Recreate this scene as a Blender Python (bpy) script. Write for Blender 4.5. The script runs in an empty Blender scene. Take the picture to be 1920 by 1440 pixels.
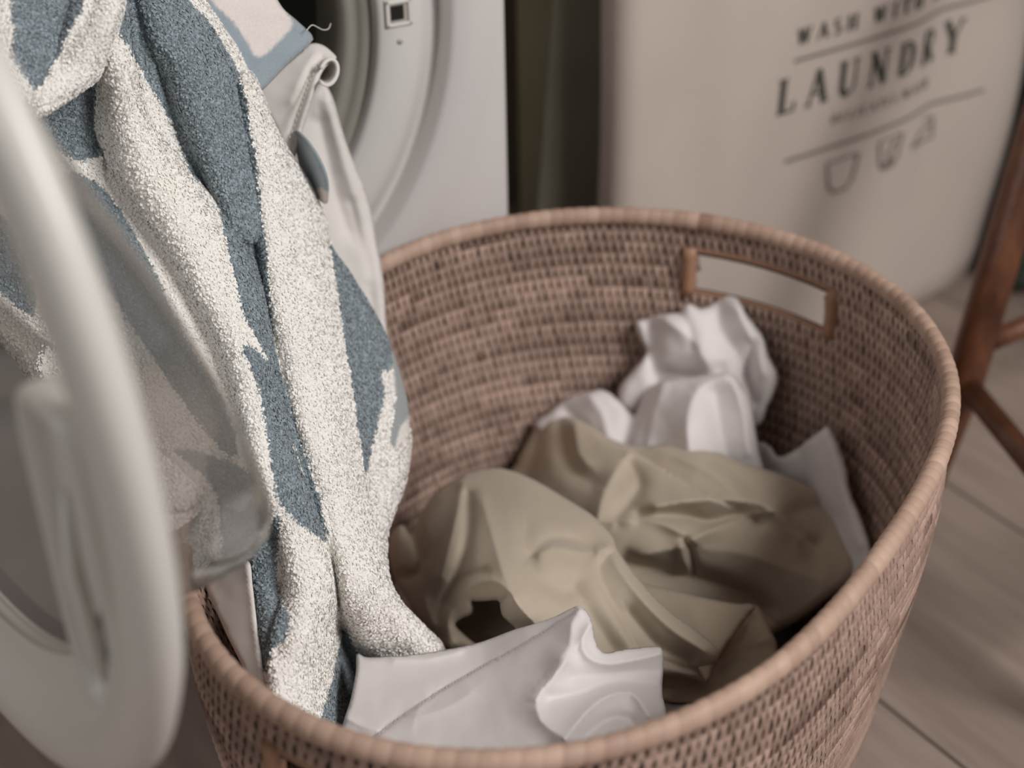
import bpy, bmesh, math, random
import numpy as np
from mathutils import Vector, Matrix
from mathutils.geometry import delaunay_2d_cdt
from mathutils import noise as mnoise

rng = np.random.default_rng(7)
random.seed(7)
scene = bpy.context.scene
col = scene.collection

# ---------------------------------------------------------------- camera
F_PX, PITCH, ROLL, CAM_H = 2900.0, math.radians(34), math.radians(-1.066), 0.95
FW = np.array([0, math.cos(PITCH), -math.sin(PITCH)])
_R = np.array([1.0, 0, 0]); _U = np.cross(_R, FW)
RT = math.cos(ROLL) * _R + math.sin(ROLL) * _U
UP = -math.sin(ROLL) * _R + math.cos(ROLL) * _U
CAM = np.array([0, 0, CAM_H])
cam_d = bpy.data.cameras.new('camera')
cam_d.sensor_width = 36; cam_d.lens = F_PX / 1920 * 36
cam_d.clip_start = 0.02; cam_d.clip_end = 50
cam_d.dof.use_dof = True; cam_d.dof.focus_distance = 0.98; cam_d.dof.aperture_fstop = 3.3
cam = bpy.data.objects.new('camera', cam_d); col.objects.link(cam)
m = Matrix.Identity(4)
for i in range(3):
    m[i][0], m[i][1], m[i][2], m[i][3] = RT[i], UP[i], -FW[i], CAM[i]
cam.matrix_world = m
scene.camera = cam

# ---------------------------------------------------------------- world, lights, exposure
world = bpy.data.worlds.new('world'); scene.world = world; world.use_nodes = True
bgn = world.node_tree.nodes['Background']
bgn.inputs[0].default_value = (0.93, 0.95, 1.0, 1); bgn.inputs[1].default_value = 0.16

def area(name, loc, target, size, sizey, power, color):
    l = bpy.data.lights.new(name, 'AREA'); l.shape = 'RECTANGLE'; l.size = size; l.size_y = sizey
    l.energy = power; l.color = color
    o = bpy.data.objects.new(name, l); col.objects.link(o); o.location = loc
    d = Vector(target) - Vector(loc); o.rotation_euler = d.to_track_quat('-Z', 'Y').to_euler()
    return o
area('window_light', (1.45, -0.15, 1.9), (0, 0.9, 0.3), 0.8, 0.9, 46, (1.0, 0.985, 0.965))
area('room_light', (-1.9, -0.8, 1.9), (-0.1, 0.9, 0.35), 1.4, 1.3, 16, (1.0, 0.98, 0.975))
scene.view_settings.view_transform = 'Standard'; scene.view_settings.look = 'None'
scene.view_settings.gamma = 1; scene.view_settings.use_curve_mapping = False
scene.view_settings.exposure = 0.0

# ---------------------------------------------------------------- helpers
def lin(c):
    return tuple(((v / 255) / 12.92 if v / 255 <= .04045 else ((v / 255 + .055) / 1.055) ** 2.4) for v in c) + (1,)

def ray(x, y):
    return FW + RT * (x - 960) / F_PX - UP * (y - 720) / F_PX
def rays(P):
    P = np.asarray(P, float)
    return FW + np.outer((P[:, 0] - 960) / F_PX, RT) - np.outer((P[:, 1] - 720) / F_PX, UP)
def depth_at_z(x, y, z):
    return (z - CAM_H) / ray(x, y)[2]
def on_z(x, y, z):
    return CAM + ray(x, y) * depth_at_z(x, y, z)

def new_obj(name, verts, faces, mat=None, parent=None, smooth=True):
    me = bpy.data.meshes.new(name)
    me.from_pydata([tuple(v) for v in np.asarray(verts)], [], [tuple(int(i) for i in f) for f in faces])
    me.update()
    if smooth: me.shade_smooth()
    if mat: me.materials.append(mat)
    o = bpy.data.objects.new(name, me); col.objects.link(o)
    if parent: attach(o, parent)
    return o
def quads_obj(name, V, Q, mat=None, parent=None, smooth=True):
    """fast quad / tri mesh from numpy arrays"""
    V = np.asarray(V, np.float32); Q = np.asarray(Q, np.int32); k = Q.shape[1]
    me = bpy.data.meshes.new(name)
    me.vertices.add(len(V)); me.vertices.foreach_set('co', V.ravel())
    me.loops.add(Q.size); me.loops.foreach_set('vertex_index', Q.ravel())
    me.polygons.add(len(Q)); me.polygons.foreach_set('loop_start', np.arange(len(Q), dtype=np.int32) * k)
    me.polygons.foreach_set('loop_total', np.full(len(Q), k, np.int32))
    me.update(calc_edges=True); me.validate()
    if smooth: me.shade_smooth()
    if mat: me.materials.append(mat)
    o = bpy.data.objects.new(name, me); col.objects.link(o)
    if parent: attach(o, parent)
    return o
def attach(o, parent):
    o.parent = parent
    o.matrix_parent_inverse = Matrix.Translation(-Vector(parent.location))
def empty(name, loc):
    o = bpy.data.objects.new(name, None); col.objects.link(o); o.location = tuple(loc); o.empty_display_size = .05
    return o
def tag(o, label=None, cat=None, group=None, kind=None):
    if label: o['label'] = label
    if cat: o['category'] = cat
    if group: o['group'] = group
    if kind: o['kind'] = kind
    return o
def set_attr(o, name, vals):
    a = o.data.attributes.new(name, 'FLOAT', 'POINT'); a.data.foreach_set('value', np.asarray(vals, np.float32))
def grid_faces(nu, nv, wrap=False):
    a = np.arange(nu * nv).reshape(nu, nv)
    if wrap: a = np.vstack([a, a[:1]])
    return np.stack([a[:-1, :-1], a[1:, :-1], a[1:, 1:], a[:-1, 1:]], -1).reshape(-1, 4)
def tube(name, pts, rad, mat, parent=None, seg=16, caps=True):
    pts = [Vector(p) for p in pts]; n = len(pts)
    rad = rad if hasattr(rad, '__len__') else [rad] * n
    V = []; up = None
    for i, p in enumerate(pts):
        t = (pts[min(i + 1, n - 1)] - pts[max(i - 1, 0)]).normalized()
        if up is None:
            up = t.cross(Vector((0, 0, 1)) if abs(t.z) < .9 else Vector((1, 0, 0))).normalized()
        up = (up - t * up.dot(t)).normalized(); b = t.cross(up)
        for k in range(seg):
            a = 2 * math.pi * k / seg; V.append(p + (up * math.cos(a) + b * math.sin(a)) * rad[i])
    F = []
    for i in range(n - 1):
        for k in range(seg):
            F.append((i * seg + k, i * seg + (k + 1) % seg, (i + 1) * seg + (k + 1) % seg, (i + 1) * seg + k))
    if caps:
        F.append(tuple(range(seg))[::-1]); F.append(tuple((n - 1) * seg + k for k in range(seg)))
    return new_obj(name, V, F, mat, parent)
def box(name, c, size, rotz=0, mat=None, parent=None, bevel=.003):
    bm = bmesh.new(); bmesh.ops.create_cube(bm, size=1)
    bmesh.ops.scale(bm, vec=size, verts=bm.verts)
    if bevel: bmesh.ops.bevel(bm, geom=bm.edges[:], offset=bevel, segments=2, affect='EDGES')
    bmesh.ops.rotate(bm, cent=(0, 0, 0), matrix=Matrix.Rotation(rotz, 3, 'Z'), verts=bm.verts)
    bmesh.ops.translate(bm, vec=c, verts=bm.verts)
    me = bpy.data.meshes.new(name); bm.to_mesh(me); bm.free()
    if mat: me.materials.append(mat)
    o = bpy.data.objects.new(name, me); col.objects.link(o)
    if parent: attach(o, parent)
    return o
def crom(pts, step=10, closed=False):
    """Catmull-Rom resampling of a polyline (extra columns are carried along)"""
    P = np.asarray(pts, float); n = len(P); out = []
    rngi = range(n if closed else n - 1)
    for i in rngi:
        p0 = P[(i - 1) % n] if closed or i > 0 else P[0]
        p1, p2 = P[i], P[(i + 1) % n]
        p3 = P[(i + 2) % n] if closed or i + 2 < n else P[-1]
        k = max(1, int(np.hypot(*(p2 - p1)[:2]) / step))
        for j in range(k):
            t = j / k
            out.append(.5 * ((2 * p1) + (-p0 + p2) * t + (2 * p0 - 5 * p1 + 4 * p2 - p3) * t * t + (-p0 + 3 * p1 - 3 * p2 + p3) * t ** 3))
    if not closed: out.append(P[-1])
    return np.array(out)

# ---------------------------------------------------------------- materials
class MB:
    def __init__(s, name):
        s.m = bpy.data.materials.new(name); s.m.use_nodes = True; s.t = s.m.node_tree
        s.b = s.t.nodes['Principled BSDF']; s.o = s.t.nodes['Material Output']
    def n(s, typ, **kw):
        nd = s.t.nodes.new(typ)
        for k, v in kw.items():
            if k.startswith('i_'):
                key = k[2:]; key = int(key) if key.isdigit() else key.replace('_', ' ')
                nd.inputs[key].default_value = v
            else: setattr(nd, k, v)
        return nd
    def l(s, a, b): s.t.links.new(a, b)
    def set(s, **kw):
        for k, v in kw.items(): s.b.inputs[k.replace('_', ' ')].default_value = v
def noise_tex(M, scale, detail=4, rough=.55, vec=None, stretch=None):
    tc = M.n('ShaderNodeTexCoord'); nz = M.n('ShaderNodeTexNoise')
    nz.inputs['Scale'].default_value = scale; nz.inputs['Detail'].default_value = detail; nz.inputs['Roughness'].default_value = rough
    src = tc.outputs['Object']
    if stretch:
        mp = M.n('ShaderNodeMapping'); mp.inputs['Scale'].default_value = stretch
        if vec is not None: mp.inputs['Rotation'].default_value = vec
        M.l(src, mp.inputs[0]); src = mp.outputs[0]
    M.l(src, nz.inputs['Vector'])
    return nz
def plain(name, rgb, rough=.5, var=.06, bump=0, bscale=60, **kw):
    M = MB(name); c = np.array(lin(rgb)[:3])
    nz = noise_tex(M, 9, 3); r = M.n('ShaderNodeValToRGB')
    r.color_ramp.elements[0].color = (*c * (1 - var), 1); r.color_ramp.elements[1].color = (*np.minimum(c * (1 + var), 1), 1)
    r.color_ramp.elements[0].position = .3; r.color_ramp.elements[1].position = .7
    M.l(nz.outputs[0], r.inputs[0]); M.l(r.outputs[0], M.b.inputs['Base Color'])
    M.set(Roughness=rough)
    if bump:
        n2 = noise_tex(M, bscale, 5); bp = M.n('ShaderNodeBump', i_Strength=bump, i_Distance=.002)
        M.l(n2.outputs[0], bp.inputs['Height']); M.l(bp.outputs[0], M.b.inputs['Normal'])
    for k, v in kw.items(): M.b.inputs[k.replace('_', ' ')].default_value = v
    return M.m
def cotton(name, rgb, wr=.35, sheen=.15):
    M = MB(name); c = np.array(lin(rgb)[:3])
    nz = noise_tex(M, 14, 3); r = M.n('ShaderNodeValToRGB')
    r.color_ramp.elements[0].color = (*c * .94, 1); r.color_ramp.elements[1].color = (*np.minimum(c * 1.05, 1), 1)
    M.l(nz.outputs[0], r.inputs[0]); M.l(r.outputs[0], M.b.inputs['Base Color'])
    M.set(Roughness=.85, Sheen_Weight=sheen, Sheen_Roughness=.5)
    n1 = noise_tex(M, 22, 2, .4); b1 = M.n('ShaderNodeBump', i_Strength=wr, i_Distance=.006)
    M.l(n1.outputs[0], b1.inputs['Height'])
    n2 = noise_tex(M, 900, 2, .6); b2 = M.n('ShaderNodeBump', i_Strength=.12, i_Distance=.0006)
    M.l(n2.outputs[0], b2.inputs['Height']); M.l(b1.outputs[0], b2.inputs['Normal']); M.l(b2.outputs[0], M.b.inputs['Normal'])
    return M.m
def striped(name, white, blue, fine=420, strength=.5, attr='stripe', sheen=.3):
    M = MB(name)
    at = M.n('ShaderNodeAttribute', attribute_name=attr)
    mx = M.n('ShaderNodeMix', data_type='RGBA'); mx.inputs['A'].default_value = lin(white); mx.inputs['B'].default_value = lin(blue)
    M.l(at.outputs['Fac'], mx.inputs['Factor'])
    n3 = noise_tex(M, fine, 3, .6)
    hs = M.n('ShaderNodeHueSaturation'); mr = M.n('ShaderNodeMapRange'); mr.inputs['To Min'].default_value = .85; mr.inputs['To Max'].default_value = 1.1
    M.l(n3.outputs[0], mr.inputs['Value']); M.l(mr.outputs[0], hs.inputs['Value']); M.l(mx.outputs['Result'], hs.inputs['Color'])
    M.l(hs.outputs[0], M.b.inputs['Base Color'])
    n2 = noise_tex(M, fine, 3, .6); b2 = M.n('ShaderNodeBump', i_Strength=strength, i_Distance=.0025)
    M.l(n2.outputs[0], b2.inputs['Height']); M.l(b2.outputs[0], M.b.inputs['Normal'])
    M.set(Roughness=.95, Sheen_Weight=sheen, Sheen_Roughness=.6)
    return M.m
def rattan(name, a, b, attr=True, rough=.5):
    M = MB(name); r = M.n('ShaderNodeValToRGB')
    r.color_ramp.elements[0].color = lin(a); r.color_ramp.elements[1].color = lin(b)
    nz = noise_tex(M, 35, 5, .7)
    if attr:
        at = M.n('ShaderNodeAttribute', attribute_name='tone'); ad = M.n('ShaderNodeMath', operation='ADD')
        sc = M.n('ShaderNodeMath', operation='MULTIPLY_ADD', i_1=.5, i_2=-.25)
        M.l(nz.outputs[0], sc.inputs[0]); M.l(at.outputs['Fac'], ad.inputs[0]); M.l(sc.outputs[0], ad.inputs[1]); M.l(ad.outputs[0], r.inputs[0])
    else: M.l(nz.outputs[0], r.inputs[0])
    M.l(r.outputs[0], M.b.inputs['Base Color'])
    n2 = noise_tex(M, 500, 3, .6); b2 = M.n('ShaderNodeBump', i_Strength=.25, i_Distance=.0008)
    M.l(n2.outputs[0], b2.inputs['Height']); M.l(b2.outputs[0], M.b.inputs['Normal'])
    M.set(Roughness=rough)
    return M.m
def woodmat(name, a, b, stretch, rot=(0, 0, 0), rough=.4, scale=14, rnd=0, bump=.12):
    M = MB(name); nz = noise_tex(M, scale, 6, .6, rot, stretch); r = M.n('ShaderNodeValToRGB')
    r.color_ramp.elements[0].color = lin(a); r.color_ramp.elements[1].color = lin(b)
    r.color_ramp.elements[0].position = .3; r.color_ramp.elements[1].position = .72
    M.l(nz.outputs[0], r.inputs[0]); out = r.outputs[0]
    if rnd:
        oi = M.n('ShaderNodeObjectInfo'); M.t.nodes['Noise Texture'].noise_dimensions = '4D'; mu = M.n('ShaderNodeMath', operation='MULTIPLY', i_1=40.0); M.l(oi.outputs['Random'], mu.inputs[0]); M.l(mu.outputs[0], M.t.nodes['Noise Texture'].inputs['W']); hs = M.n('ShaderNodeHueSaturation'); mr = M.n('ShaderNodeMapRange')
        mr.inputs['To Min'].default_value = 1 - rnd; mr.inputs['To Max'].default_value = 1 + rnd
        M.l(oi.outputs['Random'], mr.inputs['Value']); M.l(mr.outputs[0], hs.inputs['Value']); M.l(out, hs.inputs['Color']); out = hs.outputs[0]
    M.l(out, M.b.inputs['Base Color']); M.set(Roughness=rough)
    bp = M.n('ShaderNodeBump', i_Strength=bump, i_Distance=.001); M.l(nz.outputs[0], bp.inputs['Height']); M.l(bp.outputs[0], M.b.inputs['Normal'])
    return M.m

PLANK_DIR = math.radians(-55.6)
mat_floor = woodmat('floor_wood', (138, 121, 111), (164, 147, 136), (1.0, 9, 1), None, .5, 5, .07)
mat_sub = plain('floor_gap', (60, 50, 42), .9)
mat_wall = plain('wall_paint', (128, 120, 100), .9, .08, .1)
mat_white = plain('washer_enamel', (212, 206, 204), .3, .015)
mat_bezel = plain('washer_plastic', (214, 210, 207), .35, .015)
mat_gasket = plain('grey_rubber', (146, 143, 133), .55, .08)
mat_drum = plain('drum_steel', (120, 122, 118), .45, .1, Metallic=.2)
mat_black = plain('dark_recess', (14, 14, 13), .7)
mat_door = plain('door_plastic', (205, 201, 194), .32, .02)
mat_handle = plain('door_grey_plastic', (176, 170, 160), .4, .03)
mat_canvas = plain('hamper_canvas', (194, 180, 170), .92, .03, .25, 500)
mat_panel = plain('dark_board', (112, 108, 92), .8, .1)
mat_ink = plain('print_dark', (62, 64, 54), .9, .1)
mat_ink2 = plain('print_grey', (120, 108, 100), .9, .05)
mat_terry = striped('terry_towel', (240, 234, 227), (122, 134, 141))
mat_pile = striped('terry_pile', (250, 246, 240), (131, 143, 150), fine=250, strength=.1)
_t = mat_pile.node_tree; _hs = [n for n in _t.nodes if n.bl_idname == 'ShaderNodeHueSaturation'][0]; _mr = [n for n in _t.nodes if n.bl_idname == 'ShaderNodeMapRange'][0]
_at = _t.nodes.new('ShaderNodeAttribute'); _at.attribute_name = 'tv'; _t.links.new(_at.outputs['Fac'], _mr.inputs['Value'])
_as = [n for n in _t.nodes if n.bl_idname == 'ShaderNodeAttribute' and n.attribute_name == 'stripe'][0]
_lo = _t.nodes.new('ShaderNodeMapRange'); _lo.inputs['To Min'].default_value = .96; _lo.inputs['To Max'].default_value = .55; _t.links.new(_as.outputs['Fac'], _lo.inputs['Value']); _t.links.new(_lo.outputs[0], _mr.inputs['To Min'])
_hi = _t.nodes.new('ShaderNodeMapRange'); _hi.inputs['To Min'].default_value = 1.04; _hi.inputs['To Max'].default_value = 1.5; _t.links.new(_as.outputs['Fac'], _hi.inputs['Value']); _t.links.new(_hi.outputs[0], _mr.inputs['To Max'])
mat_flat = striped('towel_flat_weave', (226, 216, 211), (148, 160, 168), fine=600, strength=.3)
mat_linen = cotton('hem_cotton', (220, 214, 209), .3)
mat_khaki = cotton('khaki_cotton', (184, 170, 152), .3)
mat_white_cotton = cotton('white_cotton', (224, 217, 216), .5)
mat_rattan = rattan('rattan_wrap', (114, 90, 80), (198, 168, 153))
mat_rim = rattan('rattan_rim', (146, 116, 100), (198, 168, 150), True, .6)
mat_shade_core = rattan('rattan_shade_core', (50, 36, 29), (68, 51, 42), False, .8)  # dark brown carries the slots' shade in its colour; base shares it
mat_end = rattan('rattan_handle', (150, 110, 86), (180, 138, 112), False, .5)
mat_chair = woodmat('walnut', (74, 42, 27), (124, 78, 52), (1, 1, .12), (0, 0, 0), .35, 60)

Mg = MB('door_glass')     # thin domed glass: tinted see-through, reflections, painted grey haze and edge refraction
Mg.t.nodes.remove(Mg.b)
tr = Mg.n('ShaderNodeBsdfTransparent'); tr.inputs[0].default_value = (.80, .79, .78, 1)
gl = Mg.n('ShaderNodeBsdfGlossy'); gl.inputs['Roughness'].default_value = .12; gl.inputs['Color'].default_value = (.6, .6, .6, 1)
df = Mg.n('ShaderNodeBsdfDiffuse'); df.inputs[0].default_value = lin((170, 166, 160))
fr = Mg.n('ShaderNodeFresnel', i_IOR=1.5)
lw = Mg.n('ShaderNodeLayerWeight', i_Blend=.35)
rp = Mg.n('ShaderNodeMapRange'); rp.inputs['From Min'].default_value = .2; rp.inputs['To Min'].default_value = .16; rp.inputs['To Max'].default_value = .6
m1 = Mg.n('ShaderNodeMixShader'); m2 = Mg.n('ShaderNodeMixShader')
Mg.l(lw.outputs['Facing'], rp.inputs['Value']); Mg.l(rp.outputs[0], m1.inputs[0])
Mg.l(tr.outputs[0], m1.inputs[1]); Mg.l(df.outputs[0], m1.inputs[2])
fm = Mg.n('ShaderNodeMath', operation='MULTIPLY', i_1=.4); Mg.l(fr.outputs[0], fm.inputs[0]); Mg.l(fm.outputs[0], m2.inputs[0]); Mg.l(m1.outputs[0], m2.inputs[1]); Mg.l(gl.outputs[0], m2.inputs[2])
Mg.l(m2.outputs[0], Mg.o.inputs['Surface'])
mat_glass = Mg.m

# ================================================================ ROOM
floor = box('floor', (0.3, 1.2, -.03), (5, 5.5, .04), 0, mat_sub, None, 0); tag(floor, kind='structure')
pd = np.array([math.cos(PLANK_DIR), math.sin(PLANK_DIR)]); pn = np.array([-pd[1], pd[0]])
seam0 = np.array([.300, .929]) @ pn; seam1 = np.array([.436, 1.209]) @ pn
PW = abs(seam1 - seam0)
for i in range(-10, 12):
    c0 = seam0 + (i + .5) * PW
    cut = [-2.6, -1.3 + .37 * (i % 4), .35 + .31 * ((i * 3) % 4), 2.2]
    for a, b in zip(cut[:-1], cut[1:]):
        mid = pd * (a + b) / 2 + pn * c0 + pd * (np.array([.3, 1.2]) @ pd)
        o = box('plank', (0, 0, 0), (b - a - .0015, PW - .0022, .01), 0, mat_floor, None, .0008)
        o.location = (mid[0], mid[1], -.005); o.rotation_euler.z = PLANK_DIR; o.parent = floor

WY = math.radians(24.37)
e = np.array([math.cos(WY), math.sin(WY), 0]); nrm = np.array([math.sin(WY), -math.cos(WY), 0])   # along / out of the washer front
Z = np.array([0, 0, 1.0])
HOLE = np.array([-.2969, .9956, .5412])
def wp(u, v, w): return HOLE + e * u + Z * v + nrm * w
wb = wp(.3, 0, -.66); 
wall = box('wall_back', (wb[0], wb[1], 1.2), (6, .04, 2.5), WY, mat_wall, None, 0); tag(wall, kind='structure')
ceiling = box('ceiling', (0.3, .6, 2.62), (6, 6, .04), 0, plain('ceiling_paint', (215, 210, 204), .9), None, 0); tag(ceiling, kind='structure')

# ================================================================ WASHING MACHINE
W0 = empty('washing_machine', (HOLE[0], HOLE[1], 0)); tag(W0, 'white front-loading washing machine with its round door open and towels hanging out', 'washing machine')
UR, UL, ZT, ZB = .327, -.327, .90, .02
NA = 160
def ring_w(r, w):
    a = np.linspace(0, 2 * math.pi, NA, endpoint=False)
    return HOLE + np.outer(r * np.cos(a), e) + np.outer(r * np.sin(a), Z) + nrm * w
def square_w(w, ins=0.0):
    a = np.linspace(0, 2 * math.pi, NA, endpoint=False); out = []
    hu, vt, vb = UR - ins, ZT - HOLE[2] - ins, HOLE[2] - ZB - ins
    for t in a:
        cx, sy = math.cos(t), math.sin(t)
        k = min(hu / abs(cx) if abs(cx) > 1e-9 else 9, (vt if sy > 0 else vb) / abs(sy) if abs(sy) > 1e-9 else 9)
        out.append(HOLE + e * cx * k + Z * sy * k + nrm * w)
    return np.array(out)
def loft(name, rings, mat, parent, smooth=True):
    V = np.concatenate(rings); F = []
    k = len(rings[0])
    for i in range(len(rings) - 1):
        for j in range(k):
            F.append((i * k + j, i * k + (j + 1) % k, (i + 1) * k + (j + 1) % k, (i + 1) * k + j))
    return new_obj(name, V, F, mat, parent, smooth)
loft('front_panel', [ring_w(.2805, -.022), ring_w(.2826, -.003), ring_w(.2870, 0), ring_w(.303, .0015), ring_w(.310, .001), ring_w(.318, 0), square_w(0, .004), square_w(-.004, 0), square_w(-.03, 0)], mat_white, W0)
# cabinet: top, sides, bottom
cc = wp(0, 0, -.31)
sh = .55
for nm, (u, z, su, sz) in dict(side_panel=(UR - .004, .46, .008, .88), top_panel=(0, .895, .654, .012)).items():
    p = wp(u, 0, -.03 - sh / 2); box(nm, (p[0], p[1], z), (su, sh, sz), WY, mat_white, W0, .002)
p = wp(UL + .004, 0, -.03 - sh / 2); box('side_panel', (p[0], p[1], .46), (.008, sh, .88), WY, mat_white, W0, .002)
for u in (-.26, .26):
    for w in (-.06, -.5):
        p = wp(u, 0, w); tube('foot', [(p[0], p[1], 0), (p[0], p[1], .02)], .02, mat_black, W0)
loft('door_bezel', [ring_w(.223, -.014), ring_w(.2235, -.003), ring_w(.227, 0), ring_w(.240, .001), ring_w(.2545, 0), ring_w(.259, -.003), ring_w(.266, -.010), ring_w(.272, -.017), ring_w(.2765, -.021), ring_w(.2815, -.022)], mat_bezel, W0)
loft('door_gasket', [ring_w(.2235, -.012), ring_w(.219, -.010), ring_w(.214, -.014), ring_w(.211, -.018), ring_w(.208, -.015), ring_w(.203, -.018), ring_w(.199, -.026), ring_w(.196, -.04), ring_w(.20, -.07)], mat_gasket, W0)
loft('drum', [ring_w(.20, -.07), ring_w(.235, -.09), ring_w(.24, -.3), ring_w(.235, -.34), ring_w(.12, -.352), ring_w(.0005, -.355)], mat_drum, W0)
# latch slot and screw on the bezel
def wbox(name, u0, u1, v0, v1, w0, w1, mat, parent, bev=.001, shear=0):
    V = []
    for (u, v, w) in [(u0, v0, w0), (u1, v0, w0), (u1, v1, w0), (u0, v1, w0), (u0, v0, w1), (u1, v0, w1), (u1, v1, w1), (u0, v1, w1)]:
        V.append(wp(u, v + shear * (u - u0), w))
    o = new_obj(name, V, [(0, 3, 2, 1), (4, 5, 6, 7), (0, 1, 5, 4), (1, 2, 6, 5), (2, 3, 7, 6), (3, 0, 4, 7)], mat, parent, False)
    if bev:
        b = o.modifiers.new('b', 'BEVEL'); b.width = bev; b.segments = 2
    return o
ls = wbox('latch_socket', .2285, .2508, -.0095, .0125, -.004, .0012, mat_handle, W0)
for nm, a in (('socket_lip', (.2295, .2500, .0085, .0115)), ('socket_lip', (.2295, .2500, -.0085, -.0060)), ('socket_lip', (.2295, .2325, -.0085, .0115)), ('socket_lip', (.2470, .2500, -.0085, .0115))):
    o = wbox(nm, a[0], a[1], a[2], a[3], .001, .0026, mat_bezel, ls, .0006)
wbox('latch_hole_shade', .2335, .2435, -.0035, .0072, .0008, .0019, mat_black, ls, 0)  # raised black block, its colour stands for the hole's darkness
p0 = wp(.2395, -.0205, .0005); tube('screw', [p0, p0 + nrm * .0012], .0021, mat_handle, W0)

# ---------------------------------------------------------------- open door (a part of the machine, swung on its hinge)
DT = -.8778
D = np.array([math.cos(DT), math.sin(DT), 0]); DN = np.array([math.sin(DT), -math.cos(DT), 0]); DC = np.array([-.3014, .6460, .5836])
def dp(u, v, w): return DC + D * u + Z * v + DN * w
def revolve(name, prof, mat, parent, n=128, close=False, wfun=None):
    V = []; a = np.linspace(0, 2 * math.pi, n, endpoint=False)
    for (r, w) in prof:
        for t in a:
            u, v = r * math.cos(t), r * math.sin(t)
            V.append(dp(u, v, wfun(u, v, w) if wfun else w))
    k = len(prof); F = []
    for i in range(k - (0 if close else 1)):
        i2 = (i + 1) % k
        for j in range(n): F.append((i * n + j, i * n + (j + 1) % n, i2 * n + (j + 1) % n, i2 * n + j))
    return new_obj(name, V, F, mat, parent)
door = revolve('door', [(0.2633, -0.007), (0.2681, -0.003), (0.2695, 0.002), (0.2681, 0.006), (0.2633, 0.01), (0.2557, 0.0122), (0.248, 0.0125), (0.2404, 0.011), (0.2347, 0.008), (0.2309, 0.003), (0.2251, -0.001), (0.2156, -0.004), (0.2061, -0.006), (0.2013, -0.009), (0.2032, -0.014), (0.2385, -0.013), (0.2557, -0.01)], mat_door, W0, close=True)
door['label'] = 'round white porthole door swung open with a domed glass'
BV = []; na = 128
bprof = [(.1, 0), (.35, .08), (.6, .2), (.82, .42), (.96, .75), (1.01, 1.0), (1.03, 1.6)]
for f, rf in bprof + [(1.04, 4.0), (1.05, 8.0)]:
    for i in range(na):
        a = 2 * math.pi * i / na; r = max(.196 + (.170 - .196) * rf, .002)
        u, v = r * math.cos(a), r * math.sin(a)
        BV.append(dp(u, v - .029 * f, -.008 + min(-.079 + .2845 * v, -.002) * f))
BF = [(i * na + j, i * na + (j + 1) % na, (i + 1) * na + (j + 1) % na, (i + 1) * na + j) for i in range(len(bprof) + 1) for j in range(na)]
bowl = new_obj('glass_bowl', BV, BF, mat_glass, door)
revolve('glass_bead', [(.199, -.008), (.2025, -.004), (.206, -.008), (.2025, -.012)], mat_handle, door, close=True)
# grip plate with its slot inside the ring on the latch side
def dplate(name, uc, vc, hu, hv, w0, w1, rr, mat, parent, dish=0):
    pts = []; n = 48
    for i in range(n):
        t = 2 * math.pi * i / n; cx, sy = math.cos(t), math.sin(t)
        ex = 2 / 5
        pts.append((hu * math.copysign(abs(cx) ** ex, cx), hv * math.copysign(abs(sy) ** ex, sy)))
    V = []; rings = [(1, w0), (1, w1 - .003), (.94, w1), (.8, w1), (.74, w1 - dish * .6), (.6, w1 - dish), (.02, w1 - dish)]
    for k, w in rings:
        for (x, y) in pts:
            kx = k if k > .9 else 1 - (1 - k) * 1.0
            yy = y * (1 - (1 - k) * hu / hv * 1.2) if k > .1 else y * k
            u = uc + x * kx; V.append(dp(u, vc + yy, w))
    F = []
    for i in range(len(rings) - 1):
        for j in range(n): F.append((i * n + j, i * n + (j + 1) % n, (i + 1) * n + (j + 1) % n, (i + 1) * n + j))
    return new_obj(name, V, F, mat, parent)
g = dplate('grip_plate', .178, -.070, .028, .090, -.012, .003, 0, mat_door, door, .012)
tube('grip_rib', [dp(.176, -.14, -.003), dp(.175, -.12, .0), dp(.174, -.07, .001), dp(.175, -.03, -.002)], [.002, .004, .0042, .002], mat_door, door)
# hinge arm
hp = dp(-.262, 0, -.008); hq = wp(-.268, 0, .0)
for dz in (-.05, .05):
    tube('hinge_arm', [hp + Z * dz, (hp + hq) / 2 + Z * dz + nrm * .01, hq + Z * dz], .008, mat_gasket, W0)

# ================================================================ RATTAN BASKET
CF = np.array([.2625, 0, 0, -.0240, .0313, .0076, .0031, -.0008, -.0002]); CEN = np.array([.0430, .8314]); RZ = .36
def rimr(a):
    a = np.asarray(a); out = np.full(a.shape, CF[0])
    for k in (1, 2, 3, 4): out = out + CF[2 * k - 1] * np.cos(k * a) + CF[2 * k] * np.sin(k * a)
    return out
def kz(z): return np.interp(z, [0, .03, .106, .186, .235, .265, .30, .36], [.845, .868, .915, .957, .985, .997, 1.008, 1.0])
def bpt(a, z, off=0.0):
    r = rimr(a) * kz(z) + off
    return np.stack([CEN[0] + r * np.cos(a), CEN[1] + r * np.sin(a), np.broadcast_to(z, np.shape(a)) * 1.0], -1)
def wallhit(x, y):
    d = ray(x, y); prev = None
    for t in np.linspace(.5, 1.7, 2400):
        X = CAM + d * t; q = X[:2] - CEN; a = math.atan2(q[1], q[0])
        k = np.hypot(*q) / (rimr(a) * kz(X[2]))
        if prev is not None and prev < 1 <= k and X[2] < RZ: return a, X[2]
        prev = k if X[2] < RZ + .02 else None
    return None
hcs = [wallhit(*p) for p in ((1320, 482), (1545, 545), (1541, 596), (1309, 541))]
HA0 = (hcs[1][0] + hcs[2][0]) / 2; HA1 = (hcs[0][0] + hcs[3][0]) / 2
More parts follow.
